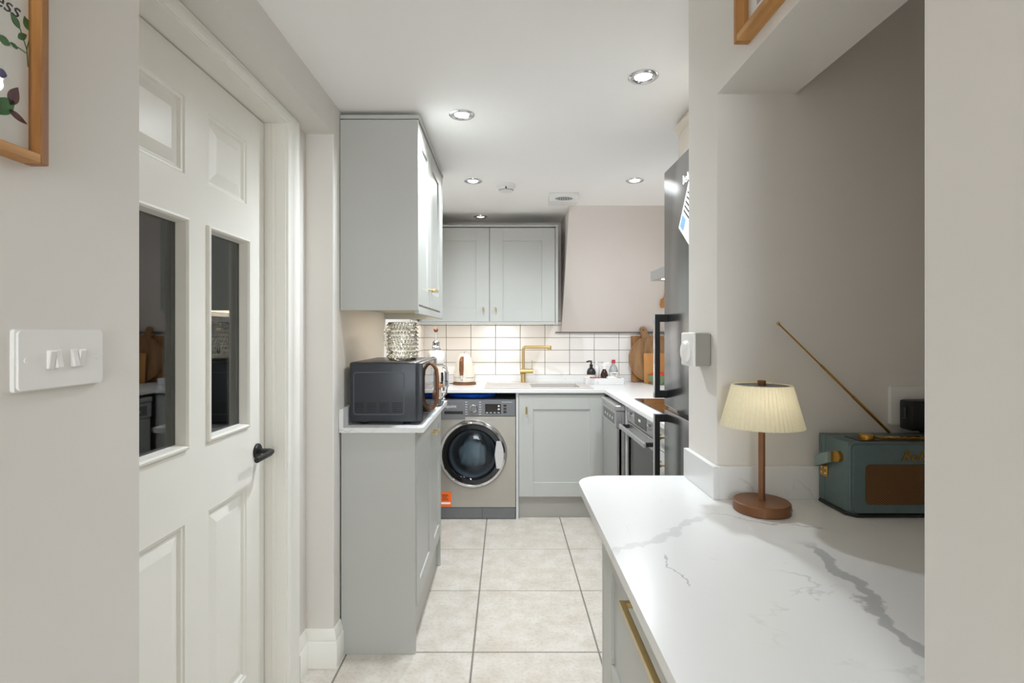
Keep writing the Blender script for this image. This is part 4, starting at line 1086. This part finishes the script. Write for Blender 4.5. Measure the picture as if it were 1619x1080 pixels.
bm = BM(); lathe(bm, [(0.024, 0), (0.023, 0.014), (0.0, 0.016)], axis_m((mx1 + 0.022, my1 - 0.057, 1.00), (1, 0, 0)), 24, cap=False); obj('dial', bm, M_walnut, cp)
bm = BM(); box(bm, mx1 + 0.0215, mx1 + 0.023, my1 - 0.098, my1 - 0.018, 1.10, 1.145, 0.0005); obj('display', bm, M_blackg, cp)
for x in (mx0 + 0.05, mx1 - 0.05):
    for y in (my0 + 0.04, my1 - 0.04):
        bm = BM(); lathe(bm, [(0.014, 0), (0.016, 0.0125)], Matrix.Translation((x, y, WZ)), 14); obj('foot', bm, M_black, t)

# hobnail glass jug on the microwave
jx, jy, jz = -0.462, 2.345, mz1
t = thing('glass_jug', 'clear hobnail glass jug standing on the microwave', 'jug', (jx, jy, jz))
T = Matrix.Translation((jx, jy, jz + 0.0005))
bm = BM(); lathe(bm, [(0.055, 0.0), (0.060, 0.002), (0.064, 0.01), (0.065, 0.165), (0.063, 0.168), (0.0615, 0.165), (0.060, 0.012), (0.0, 0.008)], T, 48); jb = obj('body', bm, M_jug, t)
bm = BM()
for r_ in range(9):
    for k in range(26):
        a = 2 * PI * (k + 0.5 * (r_ % 2)) / 26
        bmesh.ops.create_icosphere(bm, subdivisions=1, radius=0.0062, matrix=Matrix.Translation((jx + 0.0655 * math.cos(a), jy + 0.0655 * math.sin(a), jz + 0.018 + r_ * 0.0170)))
hob = obj('hobnails', bm, M_jug, jb); hob['kind'] = 'stuff'
bm = BM()
hd = Vector((-0.55, -0.83, 0)).normalized()
pts = [Vector((jx, jy, jz)) + hd * rr_ + Vector((0, 0, zz)) for rr_, zz in ((0.064, 0.138), (0.085, 0.143), (0.100, 0.135), (0.106, 0.115), (0.104, 0.085), (0.094, 0.058), (0.080, 0.042), (0.064, 0.036))]
tube(bm, pts, 0.0065, 12); obj('handle', bm, M_jug, t)

# ------------------------------------------------------------------ lever espresso machine at the end of the side worktop
ex, ey = -0.372, 2.79
t = thing('espresso_machine', 'white and chrome lever espresso machine behind the microwave', 'coffee machine', (ex - 0.03, ey, WZ))
T = Matrix.Translation((ex, ey, WZ))
bm = BM(); prism_z(bm, rrect(ex - 0.10, ex + 0.038, ey - 0.075, ey + 0.075, 0.03), WZ + 0.006, WZ + 0.034); obj('base', bm, M_chrome, t)
for dx, dy in ((-0.08, -0.055), (-0.08, 0.055), (0.02, -0.055), (0.02, 0.055)):
    bm = BM(); cyl(bm, (ex + dx, ey + dy, WZ), (ex + dx, ey + dy, WZ + 0.0065), 0.01, seg=12); obj('foot', bm, M_black, t)
bm = BM(); lathe(bm, [(0.030, 0.034), (0.028, 0.05), (0.028, 0.12), (0.034, 0.125), (0.036, 0.205), (0.034, 0.215)], T, 28); obj('column', bm, M_cream, t)
bm = BM(); lathe(bm, [(0.034, 0.214), (0.043, 0.220), (0.046, 0.232), (0.046, 0.268), (0.041, 0.282), (0.028, 0.290)], T, 32); hd_ = obj('boiler_head', bm, M_white, t)
bm = BM(); lathe(bm, [(0.0, 0.0), (0.013, 0.0), (0.012, 0.003), (0.0, 0.0035)], axis_m((ex - 0.008, ey - 0.0445, WZ + 0.252), (0, -1, 0)) @ Matrix.Diagonal((1.0, 0.45, 1, 1)), 20, cap=False); obj('badge', bm, M_graph, hd_)
bm = BM(); lathe(bm, [(0.028, 0.288), (0.030, 0.294), (0.022, 0.300), (0.019, 0.325), (0.021, 0.330), (0.014, 0.338), (0.006, 0.342)], T, 24); cp = obj('piston_cap', bm, M_chrome, t)
bm = BM(); sphere(bm, (ex - 0.008, ey - 0.026, WZ + 0.305), 0.010, 12); sphere(bm, (ex + 0.012, ey - 0.024, WZ + 0.306), 0.008, 12); obj('valve_knob', bm, M_chrome, cp)
bm = BM(); cyl(bm, (ex, ey, WZ + 0.335), (ex, ey, WZ + 0.388), 0.0045, seg=12); lv = obj('lever_rod', bm, M_chrome, t)
bm = BM(); sphere(bm, (ex, ey, WZ + 0.397), 0.0125, 18); obj('lever_ball', bm, M_copper, lv)
bm = BM(); lathe(bm, [(0.020, 0.0), (0.026, 0.004), (0.026, 0.05), (0.022, 0.055)], Matrix.Translation((ex + 0.042, ey, WZ + 0.125)), 24); gh = obj('group_head', bm, M_chrome, t)
bm = BM(); cyl(bm, (ex + 0.02, ey, WZ + 0.15), (ex + 0.045, ey, WZ + 0.15), 0.014, seg=14); obj('group_pipe', bm, M_chrome, gh)
bm = BM(); lathe(bm, [(0.022, 0.0), (0.029, 0.006), (0.029, 0.028), (0.026, 0.030)], Matrix.Translation((ex + 0.042, ey, WZ + 0.096)), 24); cyl(bm, (ex + 0.042, ey, WZ + 0.075), (ex + 0.042, ey, WZ + 0.097), 0.008, seg=12)
pf = obj('portafilter', bm, M_chrome, gh)
bm = BM(); tube(bm, [(ex + 0.04, ey - 0.02, WZ + 0.110), (ex + 0.032, ey - 0.06, WZ + 0.106), (ex + 0.02, ey - 0.12, WZ + 0.096)], [0.006, 0.010, 0.012], 12); obj('portafilter_handle', bm, M_walnut, pf)
bm = BM(); tube(bm, [(ex + 0.03, ey + 0.01, WZ + 0.215), (ex + 0.052, ey + 0.03, WZ + 0.20), (ex + 0.058, ey + 0.035, WZ + 0.12), (ex + 0.050, ey + 0.03, WZ + 0.05)], 0.0042, 10); obj('steam_wand', bm, M_chrome, t)
for zz in (0.045, 0.068):
    bm = BM(); sphere(bm, (ex + 0.044, ey - 0.045, WZ + zz - 0.01), 0.011, 14); obj('tap_knob', bm, M_chrome, t)
bm = BM(); box(bm, ex - 0.02, ex + 0.036, ey - 0.06, ey + 0.06, WZ + 0.034, WZ + 0.046, 0.003); obj('drip_tray', bm, M_steel, t)

# ------------------------------------------------------------------ kettle
kx, ky = -0.322, 4.06
t = thing('kettle', 'cream glossy kettle with copper base and handle beside the tap', 'kettle', (kx, ky, KZ))
T = Matrix.Translation((kx, ky, KZ))
bm = BM(); lathe(bm, [(0.088, 0.0), (0.092, 0.003), (0.090, 0.016), (0.075, 0.020)], T, 36); obj('power_base', bm, M_copper, t)
bm = BM(); lathe(bm, [(0.080, 0.022), (0.083, 0.028), (0.080, 0.08), (0.066, 0.16), (0.050, 0.214), (0.046, 0.218)], T, 36); kb = obj('body', bm, M_cream, t)
bm = BM(); lathe(bm, [(0.0835, 0.052), (0.0845, 0.054), (0.0835, 0.057)], T, 36, cap=False); obj('chrome_band', bm, M_chrome, kb)
bm = BM(); lathe(bm, [(0.047, 0.217), (0.048, 0.221), (0.030, 0.234), (0.010, 0.238)], T, 32); ld = obj('lid', bm, M_cream, t)
bm = BM(); cyl(bm, (kx, ky, KZ + 0.236), (kx, ky, KZ + 0.246), 0.004, seg=10); sphere(bm, (kx, ky, KZ + 0.252), 0.009, 14); obj('lid_knob', bm, M_chrome, ld)
bm = BM(); tube(bm, [(kx - 0.010, ky - 0.045, KZ + 0.205), (kx - 0.012, ky - 0.085, KZ + 0.202), (kx - 0.013, ky - 0.112, KZ + 0.180), (kx - 0.013, ky - 0.116, KZ + 0.12), (kx - 0.012, ky - 0.112, KZ + 0.078)], [0.012, 0.015, 0.017, 0.017, 0.013], 14); hk = obj('handle', bm, M_copper, t)
bm = BM(); tube(bm, [(kx - 0.012, ky - 0.112, KZ + 0.085), (kx - 0.012, ky - 0.105, KZ + 0.055), (kx - 0.010, ky - 0.075, KZ + 0.042)], [0.009, 0.009, 0.008], 12); obj('handle_bracket', bm, M_chrome, hk)
bm = BM(); tube(bm, [(kx + 0.008, ky + 0.05, KZ + 0.165), (kx + 0.014, ky + 0.085, KZ + 0.190), (kx + 0.016, ky + 0.105, KZ + 0.20)], [0.018, 0.012, 0.009], 12); obj('spout', bm, M_cream, kb)
bm = BM()
tube(bm, [(kx - 0.085, ky - 0.01, KZ + 0.008), (kx - 0.12, ky - 0.02, KZ + 0.006), (kx - 0.15, ky - 0.01, KZ + 0.05), (kx - 0.14, ky + 0.04, KZ + 0.11), (kx - 0.17, ky + 0.09, KZ + 0.125), (kx - 0.21, ky + 0.12, KZ + 0.10), (kx - 0.22, ky + 0.16, KZ + 0.08)], 0.0035, 8); obj('cable', bm, M_black, t)

# ------------------------------------------------------------------ marble tray with bottles
mt = quartz_mat('tray_marble', [(0.62, 4.0, 0.9, 4.06, 0.012, 0.4)])
tz0 = KZ + 0.0003
t = thing('marble_tray', 'white marble tray holding bottles beside the sink', 'tray', (0.755, 4.06, KZ))
bm = BM(); box(bm, 0.610, 0.900, 4.000, 4.140, tz0, tz0 + 0.012, 0.002); obj('tray_base', bm, mt, t)
bm = BM(); box(bm, 0.610, 0.900, 4.000, 4.010, tz0 + 0.012, tz0 + 0.050, 0.002); box(bm, 0.610, 0.900, 4.130, 4.140, tz0 + 0.012, tz0 + 0.050, 0.002)
box(bm, 0.610, 0.620, 4.010, 4.130, tz0 + 0.012, tz0 + 0.050, 0.002); box(bm, 0.890, 0.900, 4.010, 4.130, tz0 + 0.012, tz0 + 0.050, 0.002); obj('tray_rim', bm, mt, t)
bz = tz0 + 0.0122
def bottle(name, label, x, y, prof, m, cat='bottle'):
    t = thing(name, label, cat, (x, y, bz))
    bm = BM(); lathe(bm, prof, Matrix.Translation((x, y, bz)), 24); obj('body', bm, m, t); return t
t = bottle('pump_bottle', 'black pump soap bottle with pale label on the marble tray', 0.658, 4.055, [(0.030, 0), (0.034, 0.004), (0.034, 0.085), (0.026, 0.106), (0.012, 0.116), (0.012, 0.124)], M_black)
bm = BM(); lathe(bm, [(0.0345, 0.035), (0.0345, 0.062)], Matrix.Translation((0.658, 4.055, bz)), 24, cap=False); obj('label_band', bm, M_cream, t)
bm = BM(); cyl(bm, (0.658, 4.055, bz + 0.124), (0.658, 4.055, bz + 0.142), 0.013, seg=16); cyl(bm, (0.658, 4.055, bz + 0.142), (0.658, 4.055, bz + 0.165), 0.006, seg=12); tube(bm, [(0.663, 4.055, bz + 0.165), (0.641, 4.055, bz + 0.167), (0.621, 4.052, bz + 0.160)], 0.0055, 10); obj('pump', bm, M_black, t)
t = bottle('white_bottle', 'slim white bottle between the black pump bottle and amber spray', 0.708, 4.090, [(0.019, 0), (0.021, 0.003), (0.021, 0.112), (0.014, 0.126), (0.009, 0.130), (0.009, 0.140)], M_white)
bm = BM(); cyl(bm, (0.708, 4.09, bz + 0.140), (0.708, 4.09, bz + 0.172), 0.008, 0.006, 14); obj('cap', bm, M_white, t)
t = bottle('spray_bottle', 'amber spray bottle with white trigger on the marble tray', 0.758, 4.050, [(0.025, 0), (0.029, 0.004), (0.029, 0.062), (0.020, 0.090), (0.013, 0.098), (0.013, 0.108)], M_amber)
bm = BM(); cyl(bm, (0.758, 4.05, bz + 0.106), (0.758, 4.05, bz + 0.128), 0.014, 0.011, 16); prism_y(bm, [(0.738, bz + 0.138), (0.744, bz + 0.128), (0.772, bz + 0.128), (0.800, bz + 0.152), (0.800, bz + 0.160), (0.756, bz + 0.158)], 4.041, 4.059); tr = obj('spray_head', bm, M_white, t)
bm = BM(); tube(bm, [(0.785, 4.05, bz + 0.142), (0.796, 4.05, bz + 0.125), (0.798, 4.05, bz + 0.108)], 0.004, 8); obj('trigger', bm, M_white, tr)
t = bottle('clear_bottle', 'clear bottle with dark red cap and printed label on the marble tray', 0.835, 4.080, [(0.031, 0), (0.034, 0.004), (0.034, 0.095), (0.027, 0.118), (0.013, 0.140), (0.013, 0.150)], M_clear)
bm = BM(); cyl(bm, (0.835, 4.08, bz + 0.149), (0.835, 4.08, bz + 0.176), 0.0145, seg=16); obj('cap', bm, M_red, t)
bm = BM(); lathe(bm, [(0.0345, 0.022), (0.0345, 0.082)], Matrix.Translation((0.835, 4.08, bz)), 24, cap=False); lb = obj('label_band', bm, M_paper, t)
for k in range(3):
    bm = BM(); box(bm, 0.818, 0.850 - 0.006 * k, 4.0445, 4.0455, bz + 0.066 - k * 0.014, bz + 0.071 - k * 0.014); obj('label_print', bm, M_ink if k == 0 else M_red, lb)
t = thing('dish_brush', 'pink-red dish brush lying across the front of the marble tray', 'brush', (0.70, 4.015, tz0 + 0.05))
bm = BM(); tube(bm, [(0.615, 4.012, tz0 + 0.057), (0.68, 4.010, tz0 + 0.0545), (0.735, 4.008, tz0 + 0.053)], [0.005, 0.004, 0.003], 8); obj('brush_handle', bm, M_red, t)
bm = BM(); box(bm, 0.600, 0.640, 4.004, 4.020, tz0 + 0.0505, tz0 + 0.062, 0.003); obj('brush_head', bm, M_white, t)
t = thing('dish_sponge', 'crumpled white cloth draped at the end of the marble tray', 'cloth', (0.82, 4.025, tz0 + 0.03))
bm = BM()
bmesh.ops.create_icosphere(bm, subdivisions=3, radius=1.0)
for v in bm.verts:
    p = v.co.copy(); f = 1 + 0.18 * math.sin(6 * p.x + 3 * p.y) + 0.1 * math.sin(11 * p.z + 5 * p.x)
    v.co = Vector((0.81 + p.x * 0.045 * f, 4.028 + p.y * 0.012 * f, tz0 + 0.044 + p.z * 0.022 * f))
obj('cloth', bm, M_white, t)

# ------------------------------------------------------------------ chopping boards and bowl
def lean(y, z, ang): return Matrix.Translation((0, y, z)) @ Matrix.Rotation(R(ang), 4, 'X')
t = thing('rectangular_board', 'large rectangular wooden chopping board leaning behind the round one', 'chopping board', (1.13, 4.22, KZ))
bm = BM(); box(bm, 1.006, 1.275, -0.020, 0, 0.0, 0.372, 0.004); obj('board', xf(bm, lean(4.230, KZ + 0.001, -2)), M_boardz, t)
t = thing('round_board', 'round wooden serving board with handle leaning on the rectangular board', 'chopping board', (1.13, 4.16, KZ))
bm = BM(); pts = []
hc = Vector((1.166, 0.187)); hr = 0.186; aim = math.radians(107)
a0_ = aim + R(9); 
for k in range(45):
    a = a0_ + (2 * PI - R(18)) * k / 44
    pts.append((hc.x + hr * math.cos(a), hc.y + hr * math.sin(a)))
u_ = Vector((math.cos(aim), math.sin(aim))); w_ = Vector((-u_.y, u_.x))
tipc = hc + u_ * (hr + 0.066)
for s_ in (-1, -0.5, 0.5, 1):
    q = tipc + w_ * (0.024 * s_) + u_ * (0.012 if abs(s_) < 1 else 0); pts.append((q.x, q.y))
ax0 = 1.285
pts = [(min(p[0], 1.278), p[1]) for p in pts]
prism_y(bm, pts, -0.018, 0); ML = lean(4.196, KZ + 0.004, -1.5)
rb = obj('board', xf(bm, ML), M_boardr, t)
bm = BM(); hq = tipc - u_ * 0.012; lathe(bm, [(0.006, 0), (0.006, 0.001)], ML @ axis_m((hq.x, -0.0175, hq.y), (0, -1, 0)), 14); obj('hanging_hole', bm, M_dark, rb)
bm = BM(); tube(bm, [(hc.x + (hr - 0.012) * math.cos(2 * PI * k / 48), -0.0185, hc.y + (hr - 0.012) * math.sin(2 * PI * k / 48)) for k in range(48) if hc.x + (hr - 0.012) * math.cos(2 * PI * k / 48) < 1.27], 0.0012, 6); obj('juice_groove', xf(bm, ML), M_walnut, rb)
t = thing('small_board', 'small orange-toned chopping board in front of the round board', 'chopping board', (1.18, 4.11, KZ))
bm = BM(); box(bm, 1.088, 1.272, -0.016, 0, 0.0, 0.235, 0.003); obj('board', xf(bm, lean(4.135, KZ + 0.001, -5)), M_boards, t)
t = thing('fruit_bowl', 'green glazed bowl in front of the small chopping board', 'bowl', (1.16, 4.03, KZ))
bm = BM(); lathe(bm, [(0.035, 0.0), (0.040, 0.004), (0.072, 0.045), (0.080, 0.075), (0.076, 0.075), (0.066, 0.044), (0.0, 0.012)], Matrix.Translation((1.165, 4.020, KZ + 0.0005)), 32); obj('bowl', bm, mat('green_glaze', (112, 132, 92), 0.25, var=0.15, scale=30), t)
M_tom = mat('tomato_red', (205, 48, 28), 0.25, var=0.1)
for i, (dx, dy, dz) in enumerate(((0.012, -0.03, 0.072), (-0.030, 0.015, 0.070), (0.032, 0.022, 0.073))):
    t = thing('tomato', 'red tomato in the green bowl', 'tomato', (1.165 + dx, 4.02 + dy, KZ + dz - 0.024), 'tomatoes in the green bowl')
    bm = BM(); sphere(bm, (1.165 + dx, 4.02 + dy, KZ + dz), 0.026, 18, (1, 1, 0.9)); fb = obj('flesh', bm, M_tom, t)
    bm = BM(); cyl(bm, (1.165 + dx, 4.02 + dy, KZ + dz + 0.022), (1.165 + dx + 0.003, 4.02 + dy, KZ + dz + 0.032), 0.0025, seg=8); obj('stalk', bm, M_green, t)
# wooden spatula hanging on the bulkhead
yb_ = 3.70 + (4.22 - 3.70) * (CEIL - 1.60) / (CEIL - 1.33)
t = thing('wooden_spatula', 'wooden spatula hanging on the plaster bulkhead behind the hood', 'utensil', (1.165, yb_, 1.52))
Ms = Matrix.Translation((1.228, yb_ - 0.008, 1.595)) @ Matrix.Rotation(math.atan2(0.52, 0.87), 4, 'X')
bm = BM(); prism_y(bm, rrect(-0.028, 0.028, -0.11, -0.03, 0.02), -0.004, 0.004); prism_y(bm, [(-0.008, -0.032), (0.008, -0.032), (0.006, 0.16), (-0.006, 0.16)], -0.004, 0.004)
obj('blade', xf(bm, Ms), M_boards, t)
